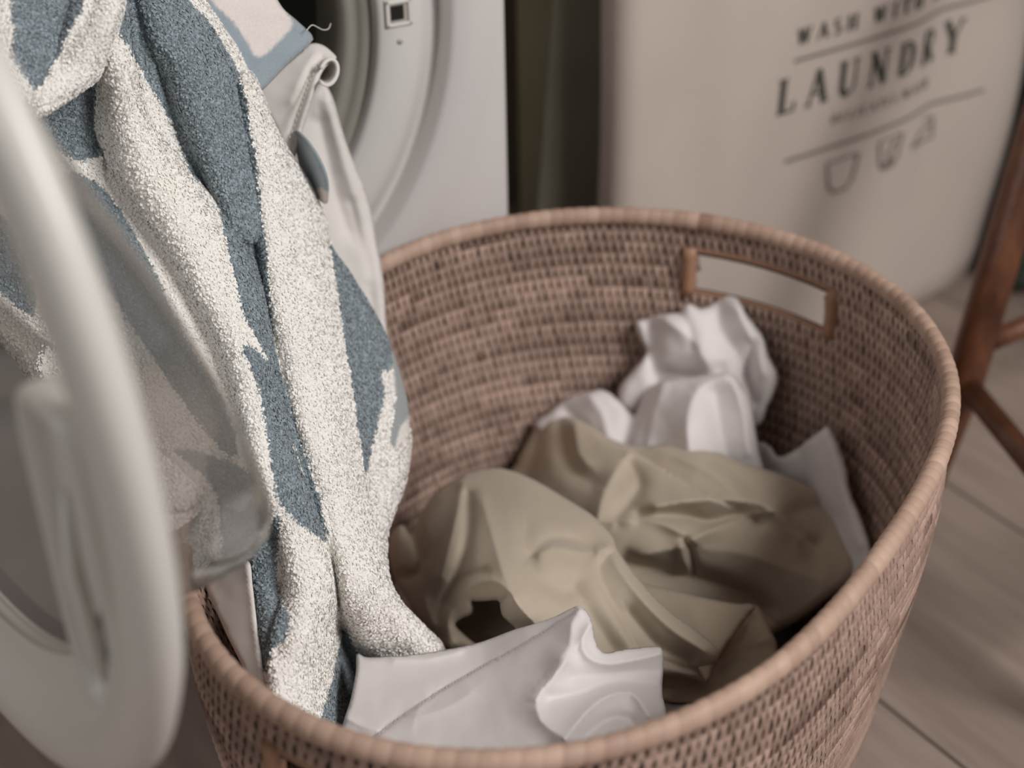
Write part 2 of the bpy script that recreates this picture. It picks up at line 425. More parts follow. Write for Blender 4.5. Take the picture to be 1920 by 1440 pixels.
HZ1 = (hcs[0][1] + hcs[1][1]) / 2; HZ0 = (hcs[2][1] + hcs[3][1]) / 2
HZ0 -= .003; HZ1 += .003; HA0 -= .012; HA1 += .012
HB = [(HA0, HA1), (HA0 + math.pi + .20, HA1 + math.pi + .20)]
print('handle', [math.degrees(v) for v in (HA0, HA1)], HZ0, HZ1)
def in_handle(a, z):
    a = np.asarray(a); z = np.broadcast_to(z, a.shape); res = np.zeros(a.shape, bool)
    for (x0, x1) in HB:
        d = (a - x0) % (2 * math.pi); res |= (d < (x1 - x0)) & (z > HZ0) & (z < HZ1)
    return res

B0 = empty('laundry_basket', (CEN[0], CEN[1], 0)); tag(B0, 'large oval woven rattan laundry basket with cut-out handles, full of clothes', 'basket')
NS = 268; ROWS = 33; RH = (RZ - .006) / ROWS
# core wall, coloured dark to put shade into the weave slots
ca = np.linspace(0, 2 * math.pi, NS, endpoint=False); nzr = ROWS * 2
V = []; 
for j in range(nzr + 1):
    V.append(bpt(ca, (RZ - .004) * j / nzr, .0))
V = np.array(V); F = []
for j in range(nzr):
    zc = (RZ - .004) * (j + .5) / nzr
    hm = in_handle(ca + math.pi / NS, zc)
    for i in range(NS):
        if not hm[i]: F.append((j * NS + i, j * NS + (i + 1) % NS, (j + 1) * NS + (i + 1) % NS, (j + 1) * NS + i))
core = new_obj('shade_core_wall', V.reshape(-1, 3), F, mat_shade_core, B0)
sm = core.modifiers.new('s', 'SOLIDIFY'); sm.thickness = .0016; sm.offset = 0
# wrapped coils: one part per row, each made of its cane wraps
vv = np.array([-.5, -.34, 0, .34, .5]); hw = np.array([.53, .45, .30, .45, .53]); bulge = np.array([.0010, .0018, .0022, .0018, .0010])
uu = np.array([-1, 0, 1]); ub = np.array([-.0011, 0, -.0011])
for r in range(ROWS):
    zc = .003 + (r + .5) * RH
    off = (r * .37) % 1.0
    a0 = (np.arange(NS) + off + rng.normal(0, .05, NS)) * 2 * math.pi / NS
    da = 2 * math.pi / NS; inh = in_handle(a0, zc)
    if inh.any():     # the cut-outs interrupt these rows: one piece on each side
        hm1 = (HB[0][0] + HB[0][1]) / 2; rel = (a0 - hm1) % (2 * math.pi); split = (HB[1][0] + HB[1][1]) / 2 - hm1
        groups = [a0[~inh & (rel < split)], a0[~inh & (rel >= split)]]
    else: groups = [a0]
    for a0 in groups:
        n = len(a0)
        runs = np.cumsum(rng.random(n) < .13); tone_run = rng.normal(.58, .17, runs.max() + 1)[runs]
        if r % 6 == 3: tone_run = tone_run - .06
        tone = np.clip(tone_run + rng.normal(0, .07, n), 0.02, .98)
        wr = rng.normal(1, .06, n); lean = .22 + rng.normal(0, .07, n)
        Vs = []; ts = []
        for side in (-1, 1):
            A = a0[:, None, None] + (uu[None, None, :] * hw[None, :, None] * wr[:, None, None] + lean[:, None, None] * vv[None, :, None]) * da
            Zs = np.broadcast_to((zc + vv * RH * 1.04)[None, :, None], A.shape)
            R = rimr(A) * kz(Zs) + side * (.0006 + bulge[None, :, None] + ub[None, None, :])
            Vs.append(np.stack([CEN[0] + R * np.cos(A), CEN[1] + R * np.sin(A), Zs], -1).reshape(-1, 3))
            ts.append(np.repeat(tone, 15))
        q = grid_faces(5, 3); Q = (np.arange(n)[:, None, None] * 15 + q[None]).reshape(-1, 4)
        Q = np.concatenate([Q[:, ::-1], Q + n * 15])
        o = quads_obj('coil', np.concatenate(Vs), Q, mat_rattan, B0)
        set_attr(o, 'tone', np.concatenate(ts))
# wrapped rim
NR = 1080; K = 14
aa = np.linspace(0, 2 * math.pi, NR, endpoint=False); th = np.linspace(0, 2 * math.pi, K, endpoint=False)
wrapn = 180; ph = (aa * wrapn / (2 * math.pi)) % 1; rm = 1 - .10 * np.abs(2 * ph - 1) ** 5 + .02 * np.sin(aa * 17)
tr_ = np.clip(rng.normal(.55, .13, wrapn), .05, .98)[(aa * wrapn / (2 * math.pi)).astype(int) % wrapn]
V = np.zeros((NR, K, 3)); zw = .0012 * np.sin(3 * aa + 1)
for j, t in enumerate(th):
    rad = .0072 * rm
    R = rimr(aa) + np.cos(t) * rad * .92
    V[:, j, 0] = CEN[0] + R * np.cos(aa); V[:, j, 1] = CEN[1] + R * np.sin(aa); V[:, j, 2] = RZ + .001 + np.sin(t) * rad * 1.05 + zw
a_ = np.arange(NR * K).reshape(NR, K); a1 = np.roll(a_, -1, 0); a2 = np.roll(a_, -1, 1); a3 = np.roll(a1, -1, 1)
rim = quads_obj('rim', V.reshape(-1, 3), np.stack([a_, a1, a3, a2], -1).reshape(-1, 4), mat_rim, B0)
set_attr(rim, 'tone', np.repeat(tr_, K))
# handle frames
for (x0, x1) in HB:
    n = 26; ang = np.linspace(x0 - .03, x1 + .03, n)
    for zz in (HZ0 - .003, HZ1 + .0022):
        P = bpt(ang, zz); tube('handle_bar', P, .0030 if zz == HZ0 - .001 else .0022, mat_end, B0, 10)
    for aa_ in (x0 - .022, x1 + .022):
        P = [bpt(np.array(aa_), zz) for zz in np.linspace(HZ0 - .006, HZ1 + .004, 6)]
        o = tube('handle_post', P, .0062, mat_end, B0, 12)
# base
nb = 14; V = [[CEN[0], CEN[1], .006]]; 
for i in range(1, nb + 1):
    P = bpt(ca[::4], .0); k = i / nb
    P[:, 0] = CEN[0] + (P[:, 0] - CEN[0]) * k; P[:, 1] = CEN[1] + (P[:, 1] - CEN[1]) * k; P[:, 2] = .006 + .0015 * (i % 2)
    V.extend(P.tolist())
nn = len(ca[::4]); F = [(0, 1 + j, 1 + (j + 1) % nn) for j in range(nn)]
for i in range(nb - 1):
    for j in range(nn): F.append((1 + i * nn + j, 1 + i * nn + (j + 1) % nn, 1 + (i + 1) * nn + (j + 1) % nn, 1 + (i + 1) * nn + j))
b_ = new_obj('base', V, F, mat_shade_core, B0); s_ = b_.modifiers.new('s', 'SOLIDIFY'); s_.thickness = .005

# ================================================================ CLOTH TOOL
def pip(P, poly):
    x, y = P[:, 0], P[:, 1]; c = np.zeros(len(P), bool); n = len(poly)
    for i in range(n):
        x1, y1 = poly[i]; x2, y2 = poly[(i + 1) % n]
        if y1 == y2: continue
        cond = ((y1 > y) != (y2 > y)) & (x < (x2 - x1) * (y - y1) / (y2 - y1) + x1); c ^= cond
    return c
def polydist(P, L, closed=False):
    """distance, side (+ right of travel), nearest param, for points P to polyline L (with extra columns interpolated)"""
    best = np.full(len(P), 1e9); side = np.zeros(len(P)); ext = np.zeros((len(P), max(1, L.shape[1] - 2))); endcap = np.zeros(len(P))
    n = len(L)
    for i in range(n if closed else n - 1):
        a = L[i]; b = L[(i + 1) % n]; d = b[:2] - a[:2]; ll = d @ d + 1e-9
        t0 = ((P - a[:2]) @ d) / ll; t = np.clip(t0, 0, 1)
        q = a[:2] + t[:, None] * d; v = P - q; ds = np.hypot(v[:, 0], v[:, 1]); m_ = ds < best
        best[m_] = ds[m_]; cr = d[0] * v[:, 1] - d[1] * v[:, 0]; side[m_] = np.sign(cr[m_])
        if L.shape[1] > 2:
            ext[m_] = (a[2:] + t[:, None] * (b[2:] - a[2:]))[m_]
        ec = np.zeros(len(P))
        if not closed and i == 0: ec = np.maximum(ec, np.maximum(-t0, 0) * math.sqrt(ll))
        if not closed and i == n - 2: ec = np.maximum(ec, np.maximum(t0 - 1, 0) * math.sqrt(ll))
        endcap[m_] = ec[m_]
    return best, side, ext, endcap
def tps(A, vals, P, lam=1e-3):
    A = A / 500.0; P = P / 500.0
    def U(r2): return np.where(r2 > 0, r2 * np.log(r2 + 1e-12), 0)
    n = len(A); Kk = U(((A[:, None] - A[None]) ** 2).sum(-1)) + lam * np.eye(n); Pm = np.c_[np.ones(n), A]
    M_ = np.block([[Kk, Pm], [Pm.T, np.zeros((3, 3))]]); s = np.linalg.solve(M_, np.r_[vals, 0, 0, 0])
    out = np.c_[np.ones(len(P)), P] @ s[n:]
    for i in range(n): out += s[i] * U(((P - A[i]) ** 2).sum(-1))
    return out
for _p in () and ((1425,835),(1553,802),(1590,890),(1632,1050),(1590,1110),(1500,960),(1455,705),(1605,1050),(1370,556),(1190,604),(1030,771)): print('wall', _p, wallhit(*_p))
RS = 1.2
def relief(P, folds):
    """folds in millimetres toward the viewer side of the cloth.
       ('r', pts, amp, w_right, w_left): crease/ridge; ('t', pts(x,y,halfwidth), amp): rolled tube; tubes take the maximum"""
    h = np.zeros(len(P)); T = None
    for f in folds:
        if f[0] == 'r':
            L = crom(f[1], 14); ds, sd, _, ec = polydist(P, L); ws = np.where(sd > 0, f[3], f[4])
            tot = 0
            s = ds / ws
            prof = np.exp(-s ** (1.6 if f[2] < 0 else 1.2))
            h += f[2] * prof * RS
        elif f[0] == 's':     # step: one side raised, sharp on the line, easing away on the raised side
            L = crom(f[1], 14); ds, sd, _, ec = polydist(P, L)
            up = (sd > 0) if f[4] > 0 else (sd < 0)
            fade = np.exp(-(ds / f[3]) ** 2) * np.exp(-(ec / (f[3] * .5)) ** 2)
            h += f[2] * fade * np.where(up, 1 - np.exp(-ds / 5.0) * .5, -.5 * np.exp(-ds / 9.0))
        elif f[0] == 't':
            L = crom(f[1], 14); ds, sd, ex, ec = polydist(P, L); s = ds / ex[:, 0]
            v = f[2] * np.sqrt(np.maximum(0, 1 - np.minimum(s, 1) ** 2)) - np.maximum(s - 1, 0) * f[2] * .6
            if T is None: T = v
            else:
                k = 1.2; T = np.maximum(T, v) + k * np.log1p(np.exp(-np.abs(T - v) / k)) - 0
    if T is not None: h += np.maximum(T, -12)
    return h
def cloth(name, outline, anchors, folds, mat, parent, sp=6, hole=None, roll=10, roll_w=22, wob=.6, thick=.0012, stripes=None, curved=True, seed=0, rollmask=None, inner_roll=0):
    out = crom(outline, sp, True)[:, :2] if curved else np.concatenate([crom([outline[i], outline[(i + 1) % len(outline)]], sp)[:-1] for i in range(len(outline))])
    holes = [crom(hh, sp, True) for hh in (hole or [])]
    x0, y0 = out.min(0); x1, y1 = out.max(0)
    gx, gy = np.meshgrid(np.arange(x0, x1, sp), np.arange(y0, y1, sp * .87)); gx[1::2] += sp / 2
    G = np.c_[gx.ravel(), gy.ravel()]; r2 = np.random.default_rng(seed + 3); G += r2.normal(0, sp * .06, G.shape)
    G = G[pip(G, out)]; d, *_ = polydist(G, out, True); G = G[d > sp * .5]
    for hh in holes:
        G = G[~pip(G, hh)]; d, *_ = polydist(G, hh, True); G = G[d > sp * .5]
    allp = [out] + holes; pts = np.concatenate(allp + [G]); edges = []; k = 0
    for pl in allp:
        edges += [(k + i, k + (i + 1) % len(pl)) for i in range(len(pl))]; k += len(pl)
    vo, eo, fo, *_ = delaunay_2d_cdt([Vector(p) for p in pts], edges, [], 0, 1e-4)
    P = np.array([(v.x, v.y) for v in vo]); T = np.array([f for f in fo if len(f) == 3])
    cen = P[T].mean(1); ok = pip(cen, out)
    for hh in holes: ok &= ~pip(cen, hh)
    T = T[ok]
    A = np.array([a[:2] for a in anchors], float)
    vals = np.array([depth_at_z(a[0], a[1], a[3]) if a[2] == 'z' else a[3] for a in anchors])
    dep = tps(A, vals, P)
    h = relief(P, folds)
    if wob:
        nz = np.array([mnoise.noise(Vector((p[0] / 70 + seed, p[1] / 70, seed * 3.1))) + .5 * mnoise.noise(Vector((p[0] / 28, p[1] / 28 + seed, 1.7))) for p in P]); h += wob * nz
    db, *_ = polydist(P, out, True)
    if roll:
        rr_ = np.full(len(P), float(roll))
        if rollmask:
            for (poly_, val) in rollmask: rr_[pip(P, poly_)] = val
        s = np.clip(1 - db / roll_w, 0, 1); h -= rr_ * (1 - np.sqrt(np.maximum(0, 1 - s * s)))
    for hh in holes:
        dh, *_ = polydist(P, hh, True); s = np.clip(1 - dh / 16, 0, 1); h -= inner_roll * (1 - np.sqrt(np.maximum(0, 1 - s * s)))
    dep = dep - h / 1000.0
    V = CAM + rays(P) * dep[:, None]
    # orient the faces toward the open side
    n_ = np.cross(V[T[:, 1]] - V[T[:, 0]], V[T[:, 2]] - V[T[:, 0]]); c_ = V[T].mean(1) - CAM
    fl = (n_ * c_).sum(1) > 0; T[fl] = T[fl][:, ::-1]
    used = np.unique(T); mp = np.full(len(P), -1); mp[used] = np.arange(len(used)); T = mp[T]; V = V[used]; P = P[used]
    o = quads_obj(name, V, T, mat, parent)
    sv = np.zeros(len(P))
    if stripes:
        wb_ = np.array([mnoise.noise(Vector((p[0] / 9, p[1] / 9, 5))) for p in P]) * 2.2
        for pl in stripes:
            val = 1.0
            if isinstance(pl, tuple): pl, val = pl
            pl = crom(pl, 12, True); dd, *_ = polydist(P, pl, True); ins = pip(P, pl)
            sd = np.where(ins, dd, -dd) + wb_; w = np.clip(sd / 4 + .5, 0, 1); sv = sv * (1 - w) + val * w
        set_attr(o, 'stripe', sv)
    if thick:
        s_ = o.modifiers.new('thickness', 'SOLIDIFY'); s_.thickness = thick; s_.offset = -1
    return o, P, V, T, sv
def tufts(name, data, count, length, parent, region=None, width=.0009, flat=None):
    """short terry loops standing on the towel, joined into one pile"""
    o, P, V, T, sv = data; r = np.random.default_rng(len(V))
    a, b, c = V[T[:, 0]], V[T[:, 1]], V[T[:, 2]]; n = np.cross(b - a, c - a); ar = np.linalg.norm(n, axis=1) / 2
    nn = n / (2 * ar[:, None] + 1e-12); cen = P[T].mean(1); w = ar.copy()
    w[cen[:, 0] < -60] = 0; w[cen[:, 1] < -150] = 0
    if region is not None: w = w * region(cen)
    if flat is not None:
        for f in flat: w[pip(cen, f)] = 0
    idx = r.choice(len(T), count, p=w / w.sum()); u, v = r.random(count), r.random(count); m_ = u + v > 1; u[m_], v[m_] = 1 - u[m_], 1 - v[m_]
    base = a[idx] + u[:, None] * (b - a)[idx] + v[:, None] * (c - a)[idx]
    st = sv[T[idx, 0]] * (1 - u - v) + sv[T[idx, 1]] * u + sv[T[idx, 2]] * v; st = (st > .5).astype(float)
    N = nn[idx]; tn = r.normal(size=(count, 3)); tn -= (tn * N).sum(1)[:, None] * N; tn /= np.linalg.norm(tn, axis=1)[:, None]
    sd = np.cross(N, tn); L = length * r.uniform(.6, 1.25, count)[:, None]; W = width * r.uniform(.7, 1.3, count)[:, None]
    p1 = base + N * L * .55 + tn * L * .5; p2 = base + N * L * .62 + tn * L * 1.25
    Vt = np.stack([base - sd * W - N * .0003, base + sd * W - N * .0003, p1 + sd * W, p1 - sd * W, p2 + sd * W * .45, p2 - sd * W * .45], 1).reshape(-1, 3)
    k = np.arange(count)[:, None] * 6
    gn = np.cross(p1 - base, sd); flip = (gn * N).sum(1) < 0
    Q = np.concatenate([k + np.array([[0, 1, 2, 3]]), k + np.array([[3, 2, 4, 5]])]); Q = np.where(np.r_[flip, flip][:, None], Q, Q[:, ::-1])
    t = quads_obj(name, Vt, Q, mat_pile, parent); set_attr(t, 'stripe', np.repeat(st, 6)); set_attr(t, 'tv', np.repeat(r.random(count), 6)); t['kind'] = 'stuff'
    return t

# ================================================================ TOWELS
TW = empty('striped_towel', on_z(600, 900, .3)); tag(TW, 'large blue and white striped terry towel hanging out of the washing machine into the basket', 'towel')
towel_out = [(-110, -70), (-60, -170), (40, -230), (200, -250), (330, -220), (380, -120), (388, -30), (425, 50), (460, 100), (487, 165), (520, 245), (556, 305), (590, 355), (612, 415), (622, 462), (648, 500), (688, 562), (717, 615), (742, 670), (764, 750), (770, 830), (760, 905), (738, 965), (726, 1010), (730, 1080), (752, 1128), (790, 1168), (832, 1216), (810, 1262), (740, 1290), (690, 1300), (676, 1370), (640, 1400), (560, 1400), (505, 1335), (500, 1300), (489, 1240), (482, 1180), (472, 1110), (462, 1052), (400, 1050), (352, 1090), (300, 1040), (230, 985), (150, 880), (96, 757), (50, 706), (0, 640), (-50, 585), (-110, 520)]
towel_anch = [(-50, -170, 'd', 1.06), (60, -230, 'd', 1.17), (200, -245, 'd', 1.21), (320, -215, 'd', 1.19), (370, -120, 'd', 1.09), (-100, -60, 'd', .97), (150, -60, 'd', .98), (350, -40, 'd', 1.02), (480, 150, 'd', 1.04), (620, 455, 'd', 1.09), (715, 620, 'd', 1.11), (768, 800, 'd', 1.10), (735, 980, 'd', 1.07),
    (100, 250, 'd', .98), (300, 300, 'd', .99), (560, 600, 'd', 1.03), (640, 850, 'd', 1.03), (300, 600, 'd', .965), (480, 750, 'd', .99), (0, 640, 'd', .96), (200, 850, 'd', .945), (350, 1000, 'd', .905), (400, 930, 'd', .915),
    (460, 1050, 'd', .955), (620, 1050, 'd', 1.0), (700, 1080, 'd', 1.02), (825, 1216, 'd', 1.06), (700, 1280, 'd', 1.065), (500, 1300, 'd', .93), (600, 1395, 'd', .95), (560, 1200, 'd', .955)]
T_folds = [
    ('t', [(190, -60, 46), (205, 60, 42), (218, 160, 44), (235, 250, 52), (300, 350, 62), (370, 440, 66), (425, 540, 66), (462, 640, 52), (492, 740, 50), (520, 840, 52), (552, 930, 60), (580, 1010, 58), (582, 1110, 52), (566, 1210, 62), (560, 1300, 70), (560, 1420, 80)], 25),
    ('t', [(310, -80, 70), (350, 40, 78), (395, 150, 80), (425, 250, 72), (440, 330, 56), (462, 420, 40)], 18),
    ('t', [(470, 160, 30), (505, 280, 48), (540, 400, 66), (570, 520, 78), (592, 640, 76), (612, 760, 72), (640, 880, 66), (664, 980, 62), (684, 1080, 62), (730, 1160, 72), (780, 1240, 60)], 27),
    ('t', [(650, 520, 34), (690, 620, 44), (712, 720, 50), (722, 820, 48), (722, 920, 38), (718, 1000, 26)], 14),
    ('t', [(20, 0, 90), (60, 200, 90), (90, 350, 80), (150, 500, 80), (220, 640, 80), (280, 780, 70), (330, 900, 60)], 9),
    ('r', [(300, 120), (322, 210), (352, 300), (400, 390)], -5, 16, 22),
    ('r', [(545, 330), (556, 430), (560, 540)], -2.5, 14, 14),
    ('r', [(512, 700), (540, 790), (572, 890), (600, 985), (628, 1080), (640, 1180)], -9, 9, 9),
    ('r', [(700, 690), (690, 780), (690, 880), (700, 960)], -3, 8, 8),
    ('r', [(640, 1180), (655, 1260), (665, 1330)], -26, 26, 22),
    ('r', [(530, 1110), (540, 1160), (520, 1220)], -8, 20, 26),
    ('r', [(215, 60), (185, 130), (182, 200), (190, 270)], -8, 12, 40),
]
blueL = [(245, -75), (225, 0), (216, 45), (238, 88), (262, 130), (292, 182), (320, 232), (342, 290), (360, 330), (402, 372), (412, 410), (426, 470), (440, 530), (456, 590), (482, 640), (502, 680), (512, 705), (530, 772), (548, 830), (572, 900), (594, 962), (612, 1008)]
blueR = [(600, 940), (578, 870), (556, 800), (538, 740), (526, 700), (512, 640), (508, 560), (500, 470), (490, 400), (484, 340), (480, 290), (470, 240), (462, 185), (444, 130), (420, 90), (390, 40), (345, -10), (340, -75)]
stripes = [blueL + blueR,
    [(452, 648), (478, 655), (505, 690), (524, 752), (548, 840), (572, 905), (600, 975), (613, 1015), (585, 1000), (545, 968), (520, 935), (512, 890), (500, 820), (486, 740), (470, 690)],
    [(618, 455), (646, 497), (690, 560), (722, 615), (735, 665), (728, 700), (712, 690), (718, 740), (706, 800), (692, 860), (684, 892), (674, 830), (660, 730), (646, 650), (634, 560)],
    ([(730, 640), (770, 700), (772, 770), (752, 800), (738, 845), (730, 830), (736, 780), (742, 730), (736, 690)], .8),
    [(470, 1040), (505, 985), (524, 965), (524, 1010), (518, 1070), (524, 1120), (540, 1150), (536, 1200), (512, 1216), (500, 1260), (485, 1250), (478, 1160)],
    [(-110, 120), (40, 150), (120, 190), (180, 130), (178, 255), (200, 285), (140, 300), (60, 260), (-110, 240)],
    [(-110, 380), (0, 400), (60, 520), (60, 590), (0, 548), (-110, 460)],
    [(110, 330), (190, 350), (270, 470), (340, 620), (420, 760), (445, 850), (430, 862), (360, 780), (280, 660), (200, 540), (120, 420)],
    [(330, 850), (380, 850), (470, 890), (500, 950), (462, 1060), (420, 1050), (400, 920)],
    [(598, 1350), (622, 1270), (636, 1200), (650, 1180), (680, 1250), (690, 1320), (640, 1400), (590, 1400)],  # blue painted into the hollow between the lobes for its shade
]
data = cloth('towel_body', towel_out, towel_anch, T_folds, mat_terry, TW, sp=5, roll=16, roll_w=26, wob=1.1, thick=.003, stripes=stripes, seed=2)
flats = [[(730, 640), (780, 700), (780, 790), (738, 850), (728, 830), (740, 760)]]
tufts('towel_pile', data, 165000, .0013, TW, region=lambda c: np.where((c[:, 0] < 330) & (c[:, 1] > 330), .35, 1.0), flat=flats)

# folded-over corner at the upper left
data = cloth('towel_corner', [(-110, -90), (-60, -150), (60, -190), (200, -200), (262, -150), (256, -90), (240, -20), (226, 40), (206, 90), (192, 130), (184, 148), (152, 172), (112, 198), (72, 219), (40, 205), (-10, 175), (-110, 150)],
    [(60, -185, 'd', 1.07), (200, -195, 'd', 1.12), (-100, -80, 'd', .915), (240, -80, 'd', .955), (190, 140, 'd', .932), (70, 215, 'd', .910), (-100, 140, 'd', .90), (100, 40, 'd', .912)],
    [('t', [(200, -90, 44), (178, 20, 46), (150, 110, 50), (90, 190, 44)], 12), ('t', [(40, -90, 70), (40, 20, 70), (30, 120, 80)], 9), ('r', [(175, 10), (140, 70), (110, 110)], -4, 14, 20), ('r', [(175, 150), (115, 186), (60, 208)], -2.2, 7, 7)],
    mat_terry, TW, sp=5, roll=8, roll_w=16, wob=.8, thick=.003,
    stripes=[[(35, -90), (165, -90), (166, -20), (152, 25), (130, 62), (106, 112), (72, 172), (58, 162), (40, 132), (20, 98), (28, 62), (22, 20)]], seed=5)
tufts('corner_pile', data, 31000, .0013, TW)
# plain hem side of the towel hanging just inside the rim
ud = cloth('towel_hem', [(385, 1085), (430, 1060), (466, 1052), (474, 1100), (482, 1170), (490, 1230), (500, 1292), (506, 1330), (478, 1296), (446, 1232), (416, 1170)],
    [(390, 1090, 'd', .985), (466, 1055, 'd', .965), (485, 1200, 'd', .945), (502, 1310, 'd', .92), (440, 1220, 'd', .955)],
    [('r', [(462, 1055), (470, 1110), (478, 1180), (488, 1250)], 1.3, 6, 6)], mat_linen, TW, sp=6, roll=2, roll_w=8, wob=.8, thick=.003, seed=6)

# lighter towel with a grey-blue border
BT = empty('bordered_towel', on_z(480, 60, .6)); tag(BT, 'pale pinkish white towel with a flat grey-blue border, corner lying over the washing machine opening', 'towel')
cloth('towel_body', [(320, -90), (330, -180), (420, -220), (500, -190), (530, -90), (512, -30), (528, 12), (556, 38), (585, 66), (583, 80), (560, 102), (536, 124), (487, 172), (462, 160), (440, 130), (400, 70), (350, 10)],
    [(340, -180, 'd', 1.13), (430, -215, 'd', 1.20), (500, -190, 'd', 1.19), (330, -80, 'd', 1.02), (520, -80, 'd', 1.065), (584, 70, 'd', 1.055), (487, 170, 'd', 1.035), (430, 60, 'd', 1.02)],
    [('r', [(500, -40), (520, 30), (548, 60)], -1.2, 20, 20), ('r', [(400, 0), (440, 60), (475, 110)], 2.5, 20, 14)], mat_flat, BT, sp=5, roll=3, roll_w=10, wob=1.2, thick=.0025,
    stripes=[[(300, -95), (372, -95), (390, -10), (436, 40), (468, 86), (487, 108), (535, 66), (549, 44), (540, 24), (600, 50), (600, 90), (487, 190), (430, 150), (330, 20)]], seed=8)
# loose thread at the corner
thr = [(575, 57), (585, 47), (597, 52), (606, 56), (616, 54), (620, 44)]
tube('loose_thread', [CAM + ray(x, y) * (1.045 + .002 * i) for i, (x, y) in enumerate(crom(thr, 3)[:, :2])], .00035, mat_linen, BT, 6)

# grey-white hemmed cloth behind
HC = empty('hemmed_cloth', on_z(640, 300, .4)); tag(HC, 'greyish white thin cloth with a curled stitched hem hanging behind the striped towel', 'cloth')
cloth('rear_fold', [(575, 130), (612, 160), (627, 190), (634, 215), (648, 262), (664, 305), (684, 352), (699, 408), (708, 462), (719, 522), (724, 600), (728, 660), (690, 640), (640, 560), (600, 440), (560, 340), (545, 250)],
    [(590, 140, 'd', 1.085), (630, 210, 'd', 1.10), (700, 410, 'd', 1.14), (724, 620, 'd', 1.135), (600, 420, 'd', 1.12), (560, 300, 'd', 1.10)],
    [('r', [(612, 190), (640, 290), (672, 400), (690, 520)], 6, 18, 30), ('r', [(600, 230), (620, 330), (650, 430)], -5, 14, 20), ('r', [(660, 380), (690, 500), (700, 600)], -3, 10, 10)],
    mat_linen, HC, sp=6, roll=5, roll_w=10, wob=1.2, thick=.0015, seed=11)
cloth('front_fold', [(480, 172), (530, 125), (560, 100), (582, 82), (604, 84), (622, 97), (631, 108), (622, 116), (608, 130), (598, 150), (588, 180), (574, 225), (562, 262), (550, 296), (528, 262), (505, 215)],
    [(490, 170, 'd', 1.06), (600, 90, 'd', 1.07), (550, 290, 'd', 1.075), (600, 140, 'd', 1.06), (540, 200, 'd', 1.065)],
    [('r', [(628, 112), (602, 128), (588, 160), (566, 225), (549, 285)], 2.4, 5, 5), ('r', [(604, 106), (586, 128), (572, 165), (552, 222), (540, 268)], -1.6, 4, 4), ('r', [(590, 100), (570, 130), (545, 190)], 2, 14, 14)],
    mat_linen, HC, sp=4, roll=1, roll_w=6, wob=.8, thick=.0015, seed=12)
# curled end of the hem: an open little roll
V = []; nU, nV = 26, 7
for i in range(nU):
    t = math.radians(-150 + 300 * i / (nU - 1)); 
    for j in range(nV):
        s = j / (nV - 1)
        x = 617 + 20 * math.cos(t) * (1 - .1 * s) - 26 * s * .5; y = 136 + 27 * math.sin(t) * (1 - .15 * s) - 6 * s - 6 * math.cos(t)
        V.append(CAM + ray(x, y) * (1.055 + .028 * s + .004 * math.cos(t)))
o = new_obj('curled_hem', V, grid_faces(nU, nV).tolist(), mat_linen, HC); s_ = o.modifiers.new('s', 'SOLIDIFY'); s_.thickness = .0022
# stitches along the hem
sp_ = crom([(598, 120), (582, 148), (570, 182), (556, 222), (541, 262)], 9)[:, :2]
for a_i in range(0, len(sp_) - 1):
    p_, q_ = sp_[a_i], sp_[a_i] + (sp_[a_i + 1] - sp_[a_i]) * .6
    tube('stitch', [CAM + ray(*p_) * 1.0565, CAM + ray(*q_) * 1.0565], .0007, mat_handle, HC, 6)
cloth('blue_band', [(551, 247), (570, 258), (592, 288), (608, 322), (614, 350), (612, 382), (596, 372), (576, 342), (560, 306)],
    [(551, 247, 'd', 1.068), (612, 382, 'd', 1.075), (580, 300, 'd', 1.066)], [], mat_flat, HC, sp=6, roll=2, roll_w=8, wob=.6, thick=.0015,
    stripes=[[(530, 230), (630, 230), (640, 362), (600, 352), (560, 380), (520, 300)]], seed=13)

# ================================================================ CLOTHES IN THE BASKET
# white garment standing up against the far wall
WR = empty('white_shirt', on_z(1320, 700, .1)); tag(WR, 'crumpled white cotton garment heaped against the far wall of the basket under the handle', 'clothes')
cloth('upper_fold', [(1190, 604), (1215, 596), (1240, 590), (1262, 586), (1275, 584), (1283, 572), (1296, 569), (1308, 577), (1326, 574), (1344, 560), (1362, 552), (1380, 556), (1392, 574), (1402, 592), (1420, 616), (1432, 634), (1441, 666), (1458, 702), (1452, 736), (1438, 765), (1420, 800), (1350, 820), (1250, 820), (1170, 780), (1160, 730), (1186, 694), (1210, 662), (1200, 635)],
    [(1195, 604, 'z', .268), (1370, 556, 'z', .298), (1455, 705, 'z', .255), (1430, 800, 'z', .215), (1300, 700, 'z', .245), (1170, 740, 'z', .215), (1300, 620, 'z', .275), (1250, 815, 'z', .18)],
    [('r', [(1215, 600), (1220, 660), (1232, 720)], -7, 12, 24), ('r', [(1250, 600), (1300, 640), (1330, 690)], 8, 26, 30), ('r', [(1345, 570), (1350, 620), (1380, 660), (1400, 700)], -6, 22, 18), ('r', [(1385, 580), (1410, 640), (1430, 700)], 7, 18, 20), ('r', [(1412, 650), (1404, 700), (1412, 750)], -9, 14, 14), ('r', [(1240, 700), (1290, 705), (1350, 690)], -5, 16, 16), ('r', [(1268, 586), (1290, 610), (1300, 650)], -4, 12, 12)],
    mat_white_cotton, WR, sp=5, roll=9, roll_w=18, wob=2.2, seed=21)
